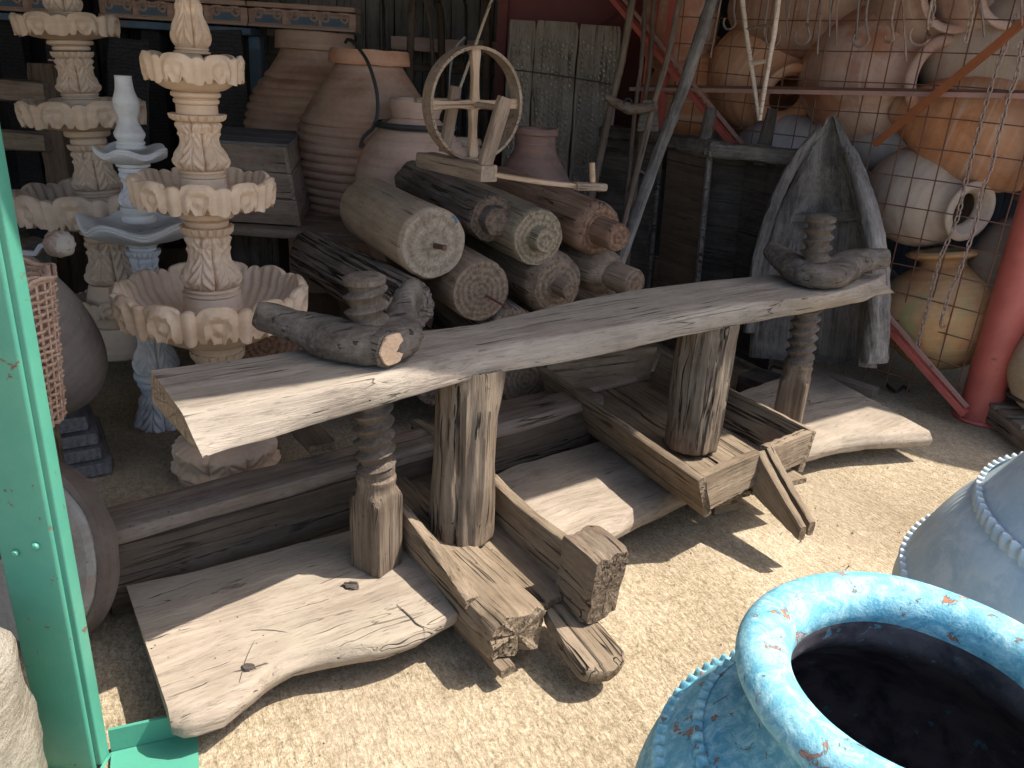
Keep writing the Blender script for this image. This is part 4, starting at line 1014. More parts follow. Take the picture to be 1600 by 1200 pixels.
pole2('long dark grey pole crossing in front of the brace and resting on the bins', 1112, 0, 1012, 285, 4.5, 4.2, .030, W_BOAT, seed=5)
t = thing('wooden_yoke', 'small grey wooden yoke with iron ring, hung among the leaning poles', 'yoke', Y_(985, 168, 4.75))
ob('bar', tube(spline([Y_(948, 152, 4.8), Y_(965, 162, 4.78), Y_(985, 170, 4.75), Y_(1008, 169, 4.73), Y_(1025, 165, 4.7)], 6), lambda u: .022+.008*sin(pi*u), 12, wob=.3), W_TOOL, t)
ob('iron_ring', tube([Y_(981, 162, 4.74)+V((.022*cos(a), 0, .028*sin(a))) for a in [k/14*2*pi for k in range(14)]], .005, 6, True), M_IRON, t)
tag(ob('spade', join(xf(beam(.17, .13, .015, 10, .003, 2, .3, taper=.6), frame(Y_(1012, 205, 4.9), V((-.05, 0, 1)), (0, -1, 0)))), W_DARKTOP), 'grey wooden spade blade standing on the left dark bin', 'spade')
t = thing('forked_stick', 'pale peeled forked stick hanging point down before the pink amphorae', 'forked stick', FP(1187, 188, -.35))
tip = FP(1187, 188, -.5)
ob('prong', tube(spline([tip, FP(1178, 130, -.5), FP(1166, 50, -.5), FP(1160, 0, -.5), FP(1156, -60, -.5)], 6), lambda u: .010+.004*u, 12, wob=.2), W_BONE, t)
ob('prong', tube(spline([tip, FP(1196, 130, -.5), FP(1210, 50, -.5), FP(1216, 0, -.5), FP(1224, -60, -.5)], 6), lambda u: .010+.005*u, 12, wob=.2, seed=4), W_BONE, t)
ob('cross_peg', tube([FP(1170, 101, -.5), FP(1198, 95, -.5)], .010, 10, wob=.2), W_BONE, t)
ob('cross_peg', tube([FP(1160, 47, -.5), FP(1213, 36, -.5)], .008, 10, wob=.2), W_TOOL, t)
for i, (x0, y0, x1, y1, Yd, r, mt_, lb) in enumerate((
    (645, 0, 642, 70, 7.0, .03, W_TOOL, 'grey brown pole leaning on the back wall, right of the tallest clay jars'),
    (664, 0, 676, 85, 6.9, .015, W_TOOL, 'thin pole tilting right on the back wall, second from the left'),
    (683, 0, 690, 70, 7.0, .03, W_BEAMD, 'broad brown pole on the back wall, third from the left'),
    (768, 0, 718, 140, 5.2, .009, W_BONE, 'long thin pale cane slanting down behind the spinning wheel'),
    (726, 0, 728, 60, 6.9, .012, M_IRON, 'thin black iron rod upright on the back wall'),
    (598, 0, 600, 66, 7.05, .012, M_IRON, 'thin dark rod upright on the back wall above the ribbed jars'),
    (758, 0, 762, 60, 6.95, .03, W_TOOL, 'grey pole on the back wall nearest the red sheet'))):
    a, b = Y_(x0, y0, Yd), Y_(x1, y1, Yd-.12)
    pole('wooden_pole' if mt_ not in (M_IRON,) else 'iron_rod', lb, [V((b.x+(b.x-a.x), b.y-.1, 0)) if i != 3 else Y_(700, 190, 5.1), b, a, a+(a-b)*.6], r, mt_, 'pole' if mt_ is not M_IRON else 'rod', 'wooden poles and tool handles leaning in the shed', seed=i)
tag(ob('scythe_blade', tube(spline([Y_(727, 58, 5.6), Y_(712, 75, 5.6), Y_(704, 105, 5.6), Y_(702, 140, 5.6)], 6), lambda u: .025*(1-.6*u)+.006, 8, flat=.35), M_STEEL), 'curved grey steel blade hanging behind the hoop of the spinning wheel', 'blade')
tag(ob('clay_ridge_board', beam(1.3, .05, .10, 20, .006, 3), C_TILE, None, frame(V((Y_(612, 66, 6.9).x, 6.9, Y_(612, 66, 6.9).z)), (1, 0, 0))), 'pale pink plinth strip along the foot of the grey board wall', 'plinth')

# hooks and chains hanging at the cage
def hook(label, x, y0, y1, w_, off=-.28, mat=M_HOOK, r=.0055, flip=1):
    a = FP(x, y0, off); px_ = mpp(a); rr = w_*px_/2; b = FP(x, y1, off)
    e = FE*(-1)*flip
    pts = [a+V((0, 0, .25)), a, a.lerp(b, .6)+e*rr*.15]
    c = V((b.x, b.y, b.z+rr))-e*rr*.9
    for k in range(9):
        an = -.1-k/8*pi*1.12
        pts.append(c+e*(rr*cos(an))+V((0, 0, rr*sin(an))))
    return tag(ob('iron_hook', tube(spline(pts, 3), r, 8), mat), label, 'hook', 'iron hooks hanging before the cage')
hook('bent grey iron hook furthest left, right of the long dark pole', 1147, 5, 46, 22, r=.006)
hook('dark iron hook hanging left of the pale forked stick end, second hook from left', 1196, 30, 72, 24, flip=-1)
hook('pale iron hook with open curl, between the forked stick and the pink amphora', 1262, 20, 70, 26, r=.0065)
hook('brown hook in front of the left shoulder of the big pink amphora', 1354, 15, 74, 26)
hook('double bent brown hook over the middle of the big pink amphora', 1394, 25, 66, 14, mat=M_CHAIN, r=.007)
hook('wide rusty hook over the neck of the big pink amphora', 1450, 30, 71, 34, mat=M_CHAIN, r=.0065)
RW = ['leftmost of all, slanting', 'second from the left', 'behind the right prong of the forked stick', 'shortest one by the forked stick', 'left one of the close pair', 'right one of the close pair', 'left of the brown hook', 'longest one over the large pink amphora', 'slanting before the open jar mouth', 'furthest right near the corner', 'leaning left beside the close pair']
for i, (x, y0, y1, dx) in enumerate(((1120, 0, 62, -12), (1132, 0, 90, -22), (1228, 0, 60, 2), (1236, 0, 28, -4), (1297, 0, 58, -1), (1308, 0, 70, -1), (1344, 0, 62, -6), (1408, 0, 95, 8), (1530, 0, 58, 8), (1595, 0, 40, 2), (1285, 10, 85, -8))):
    a, b = FP(x, y0-30, -.22), FP(x+dx, y1, -.22)
    tag(ob('iron_rod', tube([a, a.lerp(b, .5), b], .0048, 6, wob=.3, seed=i), M_CHAIN if i % 2 else M_HOOK), 'thin rusty rod hanging atop the cage, '+RW[i], 'rod', 'thin rods hanging among the hooks')
link_me = None
def link_mesh(mat):
    pts = []
    for k in range(16):
        a = 2*pi*k/16; pts.append(V((.0085*cos(a), 0, .013*sin(a)+(.006 if sin(a) > 0 else -.006))))
    return mesh('link', tube(pts, .0034, 6, True, up=(0, 1, 0)), mat)
LK = link_mesh(M_CHAIN)
def chain(label, pts, extra=None):
    P = [V(p) for p in pts]; t = thing('chain', label, 'chain', P[-1], 'rusty chains hanging on the cage')
    sp = spline(P, 20); step = .030; acc = 0; last = sp[0]; k = 0; dist = 0
    out = []
    for a, b in zip(sp[:-1], sp[1:]):
        d = (b-a).length
        while acc+d >= step:
            f_ = (step-acc)/d; a = a.lerp(b, f_); out.append((a, (b-a).normalized() if (b-a).length > 1e-6 else V((0, 0, -1)))); d = (b-a).length; acc = 0
        acc += d
    for k, (p, d) in enumerate(out):
        ob('link', LK, None, t, zframe(p, d) @ Matrix.Rotation((k % 2)*pi/2+.3*sin(k*2.1), 4, 'Z'))
    if extra: ob('end_hook', tube(spline([P[-1]+V((0, 0, .03)), P[-1]+V((0, 0, -.02)), P[-1]+V((.012, 0, -.04)), P[-1]+V((.028, 0, -.03))], 5), .006, 8), M_CHAIN, t)
o_ = -.05
chain('rusty chain dropping left across the pointed orange amphora down to the green and ochre jar', [FP(x, y, o_) for x, y in ((1589, 18), (1572, 70), (1560, 100), (1547, 140), (1530, 200), (1513, 267), (1497, 337), (1484, 370), (1467, 410), (1450, 477), (1432, 545))])
chain('rusty chain ending in an iron hook, right of the longer chain', [FP(x, y, o_) for x, y in ((1594, 60), (1590, 113), (1577, 150), (1560, 213), (1547, 267), (1533, 300), (1524, 350), (1497, 430), (1486, 452), (1471, 500))], True)
chain('short chain hanging at the top of the cage between the hooks', [FP(x, y, -.18) for x, y in ((1462, -20), (1458, 20), (1452, 45))])
chain('short thin chain by the open jar mouth at the top of the cage', [FP(x, y, -.18) for x, y in ((1524, -20), (1518, 25), (1510, 60))])

# ------------------------------------------------------------------ carved cornice blocks on a ledge, far back left
lz = Y_(300, 33, 6.5).z
def cornice():
    L, Hh, D = .30, .16, .16
    parts = [beam(L, D, .045, 8, .003, 1, .15), None]
    parts = [xf(beam(L, D+.05, .035, 8, .002, 1, .2), Matrix.Translation((-L/2, 0, Hh-.02))), xf(beam(L, D, Hh-.05, 8, .003, 2, .1), Matrix.Translation((-L/2, .01, Hh/2-.02))), xf(beam(L, D+.04, .022, 8, .002, 3, .3), Matrix.Translation((-L/2, 0, .0)))]
    return join(*parts)
def scroll(s):
    pts = []
    for k in range(22):
        a = k/21*2*pi*1.25; r = .012+.030*(1-k/21)
        pts.append(V((s*(.075+r*cos(a)*1.0), -.085, .075+r*sin(a))))
    pts = [V((s*.008, -.085, .10)), V((s*.05, -.085, .112))]+pts[2:]
    return tube(pts, .009, 6, wob=.1)
CM = mesh('block_body', cornice(), C_TILE); CM2 = mesh('scroll', scroll(1), C_TILE); CM3 = mesh('scroll', scroll(-1), C_TILE)
pl_me = mesh('blue_panel', box(-.10, .10, -.082, -.07, .02, .075), P_BRICKBLUE, False)
xs = [-.4+.345*k for k in range(-13, 1)]
CW = ['furthest left of all, behind the dusty fountain', 'second from the left edge', 'third from the left, beside the dusty fountain', 'just left of the front fountain tip', 'hidden mostly by the front fountain tip', 'just right of the front fountain tip', 'second right of the front fountain tip', 'left one of two above the tallest jar', 'furthest right, above the tallest jar rim']
k = 0
for px in (28, 84, 196, 248, 305, 360, 425, 480, 528):
    P = Y_(px, 36, 6.5)
    t = thing('cornice_block', 'pink cornice block with blue scrolls, '+CW[k], 'carved block', (P.x, 6.5, lz), 'carved cornice blocks in a row on the back ledge')
    Mz = Matrix.Translation((P.x, 6.5, lz)) @ Matrix.Rotation(.03*sin(k*3), 4, 'Z')
    ob('block_body', CM, None, t, Mz); ob('scroll', CM2, None, t, Mz); ob('scroll', CM3, None, t, Mz); ob('blue_panel', pl_me, None, t, Mz)
    k += 1
for (xa, xb) in ((0, 110), (150, 400), (425, 552)):
    a, b = Y_(xa, 44, 6.5), Y_(xb, 44, 6.5)
    tag(ob('ledge', beam(b.x-a.x, .28, .05, 20, .004, xa), P_BRICKBLUE if xa != 425 else W_BEAMD, None, frame(V((a.x, 6.5, lz-.05)), (1, 0, 0))), {0: 'blue painted ledge at the far left carrying carved clay blocks', 150: 'long blue painted ledge behind the front fountain carrying carved clay blocks', 425: 'brown ledge above the tallest ribbed jar carrying two carved clay blocks'}[xa], 'ledge')
    for xx in (a.x+.1, b.x-.1):
        pass
for i, (px, ww) in enumerate(((20, .2), (240, .16), (400, .10), (545, .12))):
    P = Y_(px, 60, 6.55)
    tag(ob('ledge_post', beam(lz-.08, ww, .12, 10, .004, i), P_BRICKBLUE if px == 400 else W_BLACKBOARD, None, frame(V((P.x, 6.55, 0)), (0, 0, 1), (0, 1, 0))), {20: 'dark timber post under the far left ledge', 240: 'dark timber post behind the front fountain', 400: 'blue painted timber post left of the tallest ribbed jar', 545: 'dark timber post behind the two ribbed jars'}[px], 'post')
# sheet of leaning dark timber behind the fountains
for i, (x0, x1, yt, Yd, tl) in enumerate(((70, 130, 40, 6.0, .1), (170, 235, 60, 5.9, -.05), (300, 380, 45, 5.8, .12))):
    a = Y_(x0, yt, Yd); b = Y_(x1, yt, Yd)
    tag(ob('leaning_board', beam(a.z+.03, b.x-a.x, .04, 16, .008, i), W_BLACKBOARD, None, frame(V((a.x+(b.x-a.x)/2+tl, Yd-.3, 0)), V((-tl, .3, a.z)), (0, -1, 0))), ['black board leaning behind the furthest back fountain', 'black board leaning behind the small white fountain', 'black board leaning above the old tapered chest'][i], 'board')
# log frame at the far left
a = Y_(52, 98, 4.9)
t = thing('log_frame', 'rough brown timber post with two rails at the far left behind the fountains', 'timber frame', (a.x, 4.9, 0))
ob('post', beam(a.z, .16, .13, 24, .010, 3, .25, bow=.02), W_BEAMD, t, frame(V((a.x+.06, 4.9, 0)), (0, 0, 1), (0, 1, 0)))
for yy, xx in ((143, 10), (222, 10)):
    b = Y_(62, yy, 4.82)
    ob('rail', beam(1.4, .10, .11, 20, .010, yy, .3), W_BEAMG, t, frame(b-V((1.35, 0, 0)), (1, 0, 0)))
P = Y_(25, 300, 4.3)
tag(ob('stone_slab', beam(.5, .30, .5, 16, .01, 9, .15), ST_ROUGH, None, frame(V((P.x-.45, 4.3, .28)), (1, 0, 0))), 'dim grey stone block at the far left behind the crank handle', 'stone block')
# small leaf twig on the rear fountain
P = Y_(90, 95, 3.72)
tw = []
for k in range(9):
    c = P+V((.010*k-.03, .0, -.004*k+.012*sin(k*2.1)))
    tw.append(xf(([V((-.014, 0, 0)), V((0, -.008, .006)), V((.014, 0, 0)), V((0, .008, -.003))], [(0, 1, 2), (0, 2, 3)]), Matrix.Translation(c) @ Matrix.Rotation(k*1.3, 4, 'Y')))
tag(ob('dried_leaves', join(*tw), C_BEIGE, smooth=False), 'small pale dried leaves caught on the furthest back fountain', 'leaves', kind=None)
# ------------------------------------------------------------------ the long table
def par(pts):
    P = [V(p) for p in pts]; d = [0]
    for a, b in zip(P[:-1], P[1:]): d.append(d[-1]+(b-a).length)
    return [(x/d[-1], p) for x, p in zip(d, P)]
T = thing('rustic_table', 'long weathered wooden table of live edge planks on log posts, wooden press screws and troughs', 'table', (.3, 2.5, 0))
def tz(x): return .832-.03*(x-300)/1100
def tb_(x): return .752-.03*(x-300)/1100
TF = par([G(x, y, tz(x)) for x, y in ((285, 646), (400, 627), (527, 608), (607, 584), (680, 560), (750, 544), (830, 530), (950, 513), (1083, 487), (1167, 473), (1240, 467), (1290, 462), (1333, 450), (1372, 436))])
BF = par([G(x, y, tb_(x)) for x, y in ((318, 717), (350, 706), (440, 680), (542, 650), (660, 616), (773, 584), (860, 570), (950, 554), (1060, 527), (1167, 506), (1273, 487), (1345, 473), (1370, 463), (1398, 458))])
TB = par([G(x, y, tz(x)) for x, y in ((235, 578), (330, 566), (400, 557), (500, 541), (640, 519), (750, 505), (830, 487), (917, 466), (1000, 452), (1110, 438), (1190, 430), (1300, 425), (1384, 427))])
BB = [(u, V((p.x, p.y-.012, p.z-.08))) for u, p in TB]
def corn(u):
    a, b, c, d = (lerp_poly(q, u) for q in (BF, TF, TB, BB))
    m1 = a.lerp(b, .5)+V((.004, -.008, 0))
    return [a, m1, b, b.lerp(c, .5), c, d, d.lerp(a, .5)]
O = lerp_poly(TF, 0); Mx_ = frame(O, lerp_poly(TF, 1)-O)
st = [i/90 for i in range(91)]
ob('tabletop', xf(polyrings(st, corn, 6, .0035, 3, (6, 20)), Mx_.inverted()), W_PLANK, T, Mx_, sharp=50)
zt, zb = .145, .075
SF = par([G(x, y, zt) for x, y in ((262, 1106), (300, 1102), (346, 1087), (400, 1062), (437, 1027), (500, 1008), (587, 1004), (637, 992), (690, 970), (737, 946), (830, 893), (917, 838), (1004, 787), (1073, 761), (1180, 724), (1240, 702), (1317, 682), (1383, 678), (1452, 673))])
SBf = par([G(x, y, zb) for x, y in ((270, 1148), (292, 1155), (350, 1138), (378, 1115), (417, 1083), (458, 1058), (504, 1046), (596, 1031), (646, 1012), (737, 960), (830, 908), (938, 856), (1005, 822), (1099, 777), (1190, 742), (1233, 728), (1317, 708), (1350, 703), (1452, 697))])
SB = par([G(x, y, zt) for x, y in ((197, 915), (300, 893), (420, 862), (540, 830), (640, 797), (807, 727), (957, 683), (1100, 632), (1267, 573))])
SBB = [(u, V((p.x+.01, p.y, zb))) for u, p in SB]
def corn2(u):
    a, b, c, d = (lerp_poly(q, u) for q in (SBf, SF, SB, SBB))
    m1 = a.lerp(b, .5)+V((.008, -.014, 0))
    hump = V((0, 0, .006*N(u*8, 3, 1)))
    return [a, m1, b+hump, b.lerp(c, .33)+hump, b.lerp(c, .66), c, d, d.lerp(a, .5)]
O = lerp_poly(SF, 0); Mx_ = frame(O, lerp_poly(SF, 1)-O)
ob('lower_shelf', xf(polyrings([i/110 for i in range(111)], corn2, 6, .005, 8, (7, 16)), Mx_.inverted()), W_SLAB, T, Mx_, sharp=50)
# knots in the shelf: small sunken dark eyes
def knot(x, y, r, seed):
    P = G(x, y, .1475)
    rings = []
    for j, (q, dz) in enumerate(((.25, .004), (.6, .005), (1.0, .0045), (1.25, -.002))):
        ring = []
        for k in range(28):
            a = 2*pi*k/28; rr = r*q*(1+.4*N(cos(a)*1.6+seed, sin(a)*1.6, seed)+.3*N(cos(a)*4, sin(a)*4, seed))
            ring.append(P+V((rr*cos(a)*1.25, rr*sin(a)*.8, dz)))
        rings.append(ring)
    return loft(rings, True, False)
ob('knot', knot(548, 915, .017, 1), W_DARK, T, label='dark split knot beside the left screw')
ob('knot', knot(387, 1043, .012, 5), W_DARK, T, label='small black knot near the left end of the shelf')
def crack(pts, r, seed=0, z=.1465):
    P = [G(x, y, z) for x, y in pts]
    return tube(spline(P, 4), lambda u: .7*r*(.2+.9*sin(pi*min(.98, u*.9+.1))), 5, flat=.25, wob=.6, seed=seed)
for i, (pts, r) in enumerate((([(620, 945), (640, 962), (652, 975), (676, 984)], .003), ([(392, 985), (420, 984), (450, 988)], .0018), ([(374, 1066), (384, 1030), (398, 1000)], .0018), ([(1225, 640), (1300, 625), (1372, 618)], .002))):
    ob('split', crack(pts, r, i), W_DARK, T)
# log posts
def post(P0, P1, r, seed, cracks, prof=None, name='log_post', label=None):
    return ob(name, logv((P1-P0).length, r, 56, 96, .016, seed, cracks, ridges=.006, prof=prof, chamfer=.004), W_POST, T, frame(P0, P1-P0, (0, -1, 0)), label=label, sharp=60)
b0 = G(722, 862, .185)+V((-.002, .088, 0)); t0 = V((b0.x-.012, b0.y+.055, .745))
post(b0, t0, .100, 3, ((-pi*.18+pi/2+.35, .05, .022, .0, .95), (pi*.5-.1, .12, .012, .3, .9), (pi*.9, .05, .012, .1, .8), (-.2, .10, .014, .6, 1)), lambda u: .96+.05*u+.03*sin(u*7))
b1 = G(1088, 716, .215)+V((-.005, .098, 0)); t1 = G(1112, 514, .706)+V((0, .105, 0)); 
post(b1, V((b1.x+.012, b1.y+.05, .728)), .108, 7, ((pi*.5+.25, .045, .028, 0, 1), (pi*.5-.5, .06, .012, .2, .9), (pi*.9, .05, .015, 0, .8)), lambda u: .90+.14*u)
# wooden press screws
def screw(P, ztop, r, seed, nutz, blockr, zneck, facet_rot=.3):
    s = V((P.x, P.y, P.z))
    root = ob('press_screw', screwshaft(ztop-P.z-zneck, r, seed), W_SCREW, T, Matrix.Translation((s.x, s.y, s.z+zneck)) @ Matrix.Rotation(-.05, 4, 'Y'))
    # faceted block that tapers to a point
    rings = []; seg = 64
    for i in range(41):
        u = i/40; z = u*zneck; ring = []
        for k in range(seg):
            a = 2*pi*k/seg; fa = 2*pi/4; b = ((a+facet_rot) % fa)-fa/2
            q = min(blockr*1.10, blockr*.84/cos(b))
            if u > .74: q = min(q, blockr*(1.10-.30*min(1, (u-.74)/.10)))
            if u > .90: q = r*(1.0 if u < .97 else .9)
            cut = .0
            q += .003*N(cos(a)*4+seed, sin(a)*4, z*9)
            zz = z
            if i == 0: zz = .0
            ring.append(V((q*cos(a), q*sin(a), zz)))
        rings.append(ring)
    ob('screw_block', loft(rings), W_FACET, root, Matrix.Translation(s), sharp=28)
    return root
def screwshaft(L, r, seed, pitch=.043):
    n = int(L/.0022); rings = []
    seg = 56
    for i in range(n+1):
        z = L*i/n; ring = []
        for k in range(seg):
            a = 2*pi*k/seg; ph = (z/pitch - a/(2*pi)) % 1.0
            tri = (ph/.72)**1.7 if ph < .72 else (1-(ph-.72)/.28)**.8
            q = r*(.70+.34*tri)*(1+.035*N(cos(a)*2+seed, sin(a)*2, z*9))
            if z > L-.02: q = r*(.98-.25*max(0, (z-(L-.006))/.006))
            if z < .015: q = r*.95
            ring.append(V((q*cos(a), q*sin(a), z)))
        rings.append(ring)
    return loft(rings)
s0 = G(583, 898, .146)+V((0, .060, 0)); s0.z = .147
ztop = zat(s0.x, s0.y, 430)
screw(s0, ztop, .0585, 1, .8, .070, .32, 1.35)
sa = G(1268, 448, tz(1268))
s1 = V((sa.x+.02, sa.y+.02, .147))
s1x = None
zt1 = zat(s1.x, s1.y, 338)
screw(s1, zt1, .060, 4, .8, .072, .32, 1.2)
# nuts of the screws
def yoke(pts, wid, hei, seed, name='screw_nut', label=None, nx=48, mat=W_NUT):
    sp = spline(pts, nx//(len(pts)-1)); n = len(sp); rings = []
    for i in range(n):
        u = i/(n-1); tdir = (sp[min(i+1, n-1)]-sp[max(i-1, 0)]).normalized()
        sd = V((0, 0, 1)).cross(tdir).normalized(); upv = tdir.cross(sd)
        w_ = cur(u, wid); h_ = cur(u, hei); ring = []
        e = min(i, n-1-i); k_ = 1 if e > 1 else (.93 if e == 1 else .82)
        for (a, b) in rrect(w_*k_, h_*k_, 4, .42):
            p = sp[i]+sd*a+upv*b
            d = (p-sp[i]).normalized()*(.010*N(p.x*9+seed, p.y*9, p.z*9)+.006*N(p.x*30+seed, p.y*30, p.z*30))
            ring.append(p+d)
        rings.append(ring)
    O = V(sp[n//2]); M = frame(O, sp[-1]-sp[0])
    return ob(name, xf(loft(rings), M.inverted()), mat, T, M, label=label, sharp=55)
nz = tz(560)+.052
c = V((s0.x-.015, s0.y-.01, nz))
y1 = yoke([G(400, 488, nz+.05), G(462, 508, nz+.02), V((c.x-.03, c.y-.03, nz)), V((c.x+.07, c.y+.02, nz+.005)), G(628, 492, nz+.03), G(647, 452, nz+.08)], [(0, .06), (.2, .095), (.42, .155), (.6, .14), (.8, .075), (1, .055)], [(0, .08), (.2, .095), (.42, .105), (.65, .10), (.85, .12), (1, .09)], 3, label='dark grey boomerang shaped nut on the left screw')
f1 = G(611, 545, nz+.002); f0 = f1+V((-.10, .075, 0))
yoke([f0, f0.lerp(f1, .5), f1], [(0, .12), (1, .10)], [(0, .09), (1, .10)], 5, name='nut_stub')
fd = (f1-f0).normalized()
ob('cut_face', xf(logv(.008, .047, 3, 32, .004, 3, chamfer=.003, facets=6), frame(f1+fd*.001, fd, (0, 0, 1))), W_CUT, T, label='pale freshly cut face of the left nut')
nz = tz(1280)+.052
yoke([G(1200, 386, nz+.06), G(1232, 410, nz+.02), V((s1.x, s1.y-.02, nz)), G(1340, 408, nz+.02), G(1388, 402, nz+.04)], [(0, .07), (.25, .12), (.5, .19), (.75, .13), (1, .06)], [(0, .085), (.25, .09), (.5, .10), (.75, .095), (1, .085)], 8, label='dark grey upturned nut on the right screw')
# trough under the left post
X1 = V((.59, -.807, 0)); Y1 = V((.807, .59, 0)); O1 = V((.053, 1.80, -.035))
M1 = frame(O1, X1)
def loc1(x, y, z): return O1+X1*x+Y1*y+V((0, 0, z))
tr = ob('trough', beam(.98, .20, .13, 60, .010, 4, .22, endrough=.02, shape=lambda u, w_, t_: (.18+.02*sin(u*9), .135+.02*(u < .6)*(0), 0, .0)), W_TROUGH, T, frame(loc1(-.96, -.005, .175), X1), label='rough hewn beam with a porous broken end under the left post')
ob('left_lip', beam(.46, .035, .105, 34, .006, 6, .3, shape=lambda u, w_, t_: (.035+.02*u, .12-.085*u**2, 0, .0-.03*u)), W_TROUGH, tr, frame(loc1(-.56, -.082, .275), X1+V((0, 0, -.03))))
ob('right_wall', beam(.98, .04, .21, 50, .006, 7, .2, shape=lambda u, w_, t_: (.038, .19+.02*sin(u*7), .012*sin(u*5), 0)), W_TROUGH, tr, frame(loc1(-1.02, .235, .262), X1))
ob('floor', beam(.98, .19, .035, 40, .003, 8, .2), W_TROUGH, tr, frame(loc1(-1.0, .14, .197), X1))
ob('end_block', beam(.145, .130, .235, 24, .014, 9, .22, endrough=.008, taper=.95), W_POST, tr, frame(loc1(-.05, .235, .295), X1+V((0, 0, -.06))))
ob('spout', beam(.25, .15, .055, 40, .006, 10, .42, shape=lambda u, w_, t_: ((.105+.05*min(1, u*2))*(1 if u < .80 else max(.25, sqrt(max(0, 1-((u-.80)/.205)**2)))), .055 if u < .9 else .045, 0, 0)), W_TROUGH, tr, frame(loc1(-.02, .165, .165), X1+V((0, 0, -.22))))
ob('under_lath', beam(.55, .05, .03, 20, .003, 11, .2), W_CUT if False else W_TROUGH, tr, frame(loc1(-.50, -.055, .092), X1))
ob('foot', beam(.05, .05, .075, 6, .003, 12), W_TROUGH, T, frame(loc1(-.22, -.04, .040), X1))
# trough under the right post
X2 = V((.47, -.883, 0)); Y2 = V((.883, .47, 0)); O2 = V((.673, 2.391, 0))
def loc2(x, y, z): return O2+X2*x+Y2*y+V((0, 0, z))
def pan2(a, b, c, d, th, seed, name, par_, mat=W_TROUGH, nu=30, wob=.004): return panel(a, b, c, d, th, mat, seed, nu, 5, name, par_, wob)
r2 = ob('trough', beam(.5, .1, .02, 4, .001, 1), W_TROUGH, T, frame(loc2(-.7, .3, .165), X2)) 
wz0, wz1 = .17, .345
pan2(loc2(-1.08, .035, wz0), loc2(.0, .05, wz0+.02), loc2(.0, -.005, wz1), loc2(-1.08, -.02, wz1), -.032, 1, 'left_wall', r2)
pan2(loc2(-1.08, .56, wz0), loc2(-.12, .575, wz0+.02), loc2(-.14, .625, wz1+.005), loc2(-1.08, .61, wz1), .03, 2, 'right_wall', r2)
pan2(loc2(-1.09, .035, wz0), loc2(-1.09, .56, wz0), loc2(-1.10, .60, wz1+.02), loc2(-1.10, -.01, wz1+.02), .03, 3, 'back_wall', r2)
# front board, in two halves either side of the spout slot
def fx(y): return -.135*y/.62
pan2(loc2(.012, .03, .215), loc2(fx(.31)+.012, .31, .225), loc2(fx(.31), .31, .35), loc2(0, -.005, .345), .045, 4, 'front_board', r2)
pan2(loc2(fx(.36)+.012, .36, .225), loc2(fx(.60)+.012, .58, .225), loc2(fx(.62), .63, .35), loc2(fx(.36), .36, .35), .045, 5, 'front_board', r2)
def cheek(y, th, seed):
    x0 = fx(y)+.014
    def cor(u):
        # from board to tip
        zt_ = .352-.172*u**.9; zb_ = .185-.060*u; x = x0-.02+.25*u
        w_ = th*(1-.15*u)
        return [loc2(x, y-w_/2, zb_), loc2(x, y+w_/2, zb_), loc2(x, y+w_/2, zt_), loc2(x, y-w_/2, zt_)]
    M = frame(loc2(x0, y, .28), X2-V((0, 0, .6)))
    ob('spout_cheek', xf(polyrings([i/14 for i in range(15)], cor, 5, .003, seed), M.inverted()), W_TROUGH, r2, M)
cheek(.308, .034, 1); cheek(.362, .034, 2)
ob('spout_floor', beam(.20, .03, .03, 8, .001, 3), W_TROUGH, r2, frame(loc2(fx(.33)-.0, .335, .185), X2-V((0, 0, .22))))
jag = lambda x: .30+.035*N(x*5, 2, 2)+.012*N(x*22, 5, 1)
def flr(y0, y1, seed, s0_, s1_):
    def cor(u):
        x = -1.08+1.02*u
        a = y0 if y0 is not None else jag(x)+.004; b = y1 if y1 is not None else jag(x)-.004
        return [loc2(x, a, .178), loc2(x, b, .178), loc2(x, b, .200), loc2(x, a, .200)]
    M = frame(loc2(-.5, .2, .2), X2)
    ob('floor_board', xf(polyrings([i/60 for i in range(61)], cor, 5, .001, seed), M.inverted()), W_TROUGH, r2, M)
flr(.045, None, 3, 0, 0); flr(None, .56, 4, 0, 0)
ob('foot', beam(.12, .10, .035, 10, .003, 14), W_TROUGH, T, frame(V((*G(1105, 790, .02).xy, .019)), Y2))
ob('foot', beam(.10, .12, .06, 10, .003, 15), W_TROUGH, T, frame(loc2(-.12, .10, .187), Y2))
ob('foot', beam(.10, .10, .075, 8, .004, 16), W_TROUGH, T, frame(V((1.55, 3.55, .0385)), Y2))
ob('foot', beam(.10, .10, .075, 8, .004, 16), W_TROUGH, T, frame(V((-.78, 1.62, .0385)), Y2))

# ------------------------------------------------------------------ timbers on the floor behind the table
bd_ = V((.775, .632, 0)).normalized(); bs = V((-1.11, 1.875, 0))
bn = V((-.632, .775, 0))
tag(ob('floor_timber', beam(1.9, .10, .245, 40, .008, 5, .12), W_BEAMD, None, frame(bs+bn*.07+V((0, 0, .128)), bd_)), 'long brown squared timber lying behind the lower shelf, carrying a paler timber', 'timber')
tag(ob('floor_timber', beam(2.0, .15, .06, 40, .006, 6, .35), W_BEAMG, None, frame(bs+bn*.085+V((0, 0, .283))-bd_*.05, bd_)), 'pale dusty timber lying on top of the brown one, left behind the screw', 'timber')
a, b = G(478, 668, .30), G(548, 748, .34)
tag(ob('leaning_plank', beam(.7, .10, .03, 20, .004, 7, .2), W_BEAMD, None, frame(a+V((-.22, .30, .02)), (b-a))), 'dark narrow plank leaning across the floor timber behind the left screw', 'plank')
tag(ob('dark_timber', beam(1.2, .25, .18, 20, .006, 8, .15), W_DARK, None, frame(V((-.1, 2.98, .1)), bd_)), 'dark timber in deep shade under the heap of rollers', 'timber')
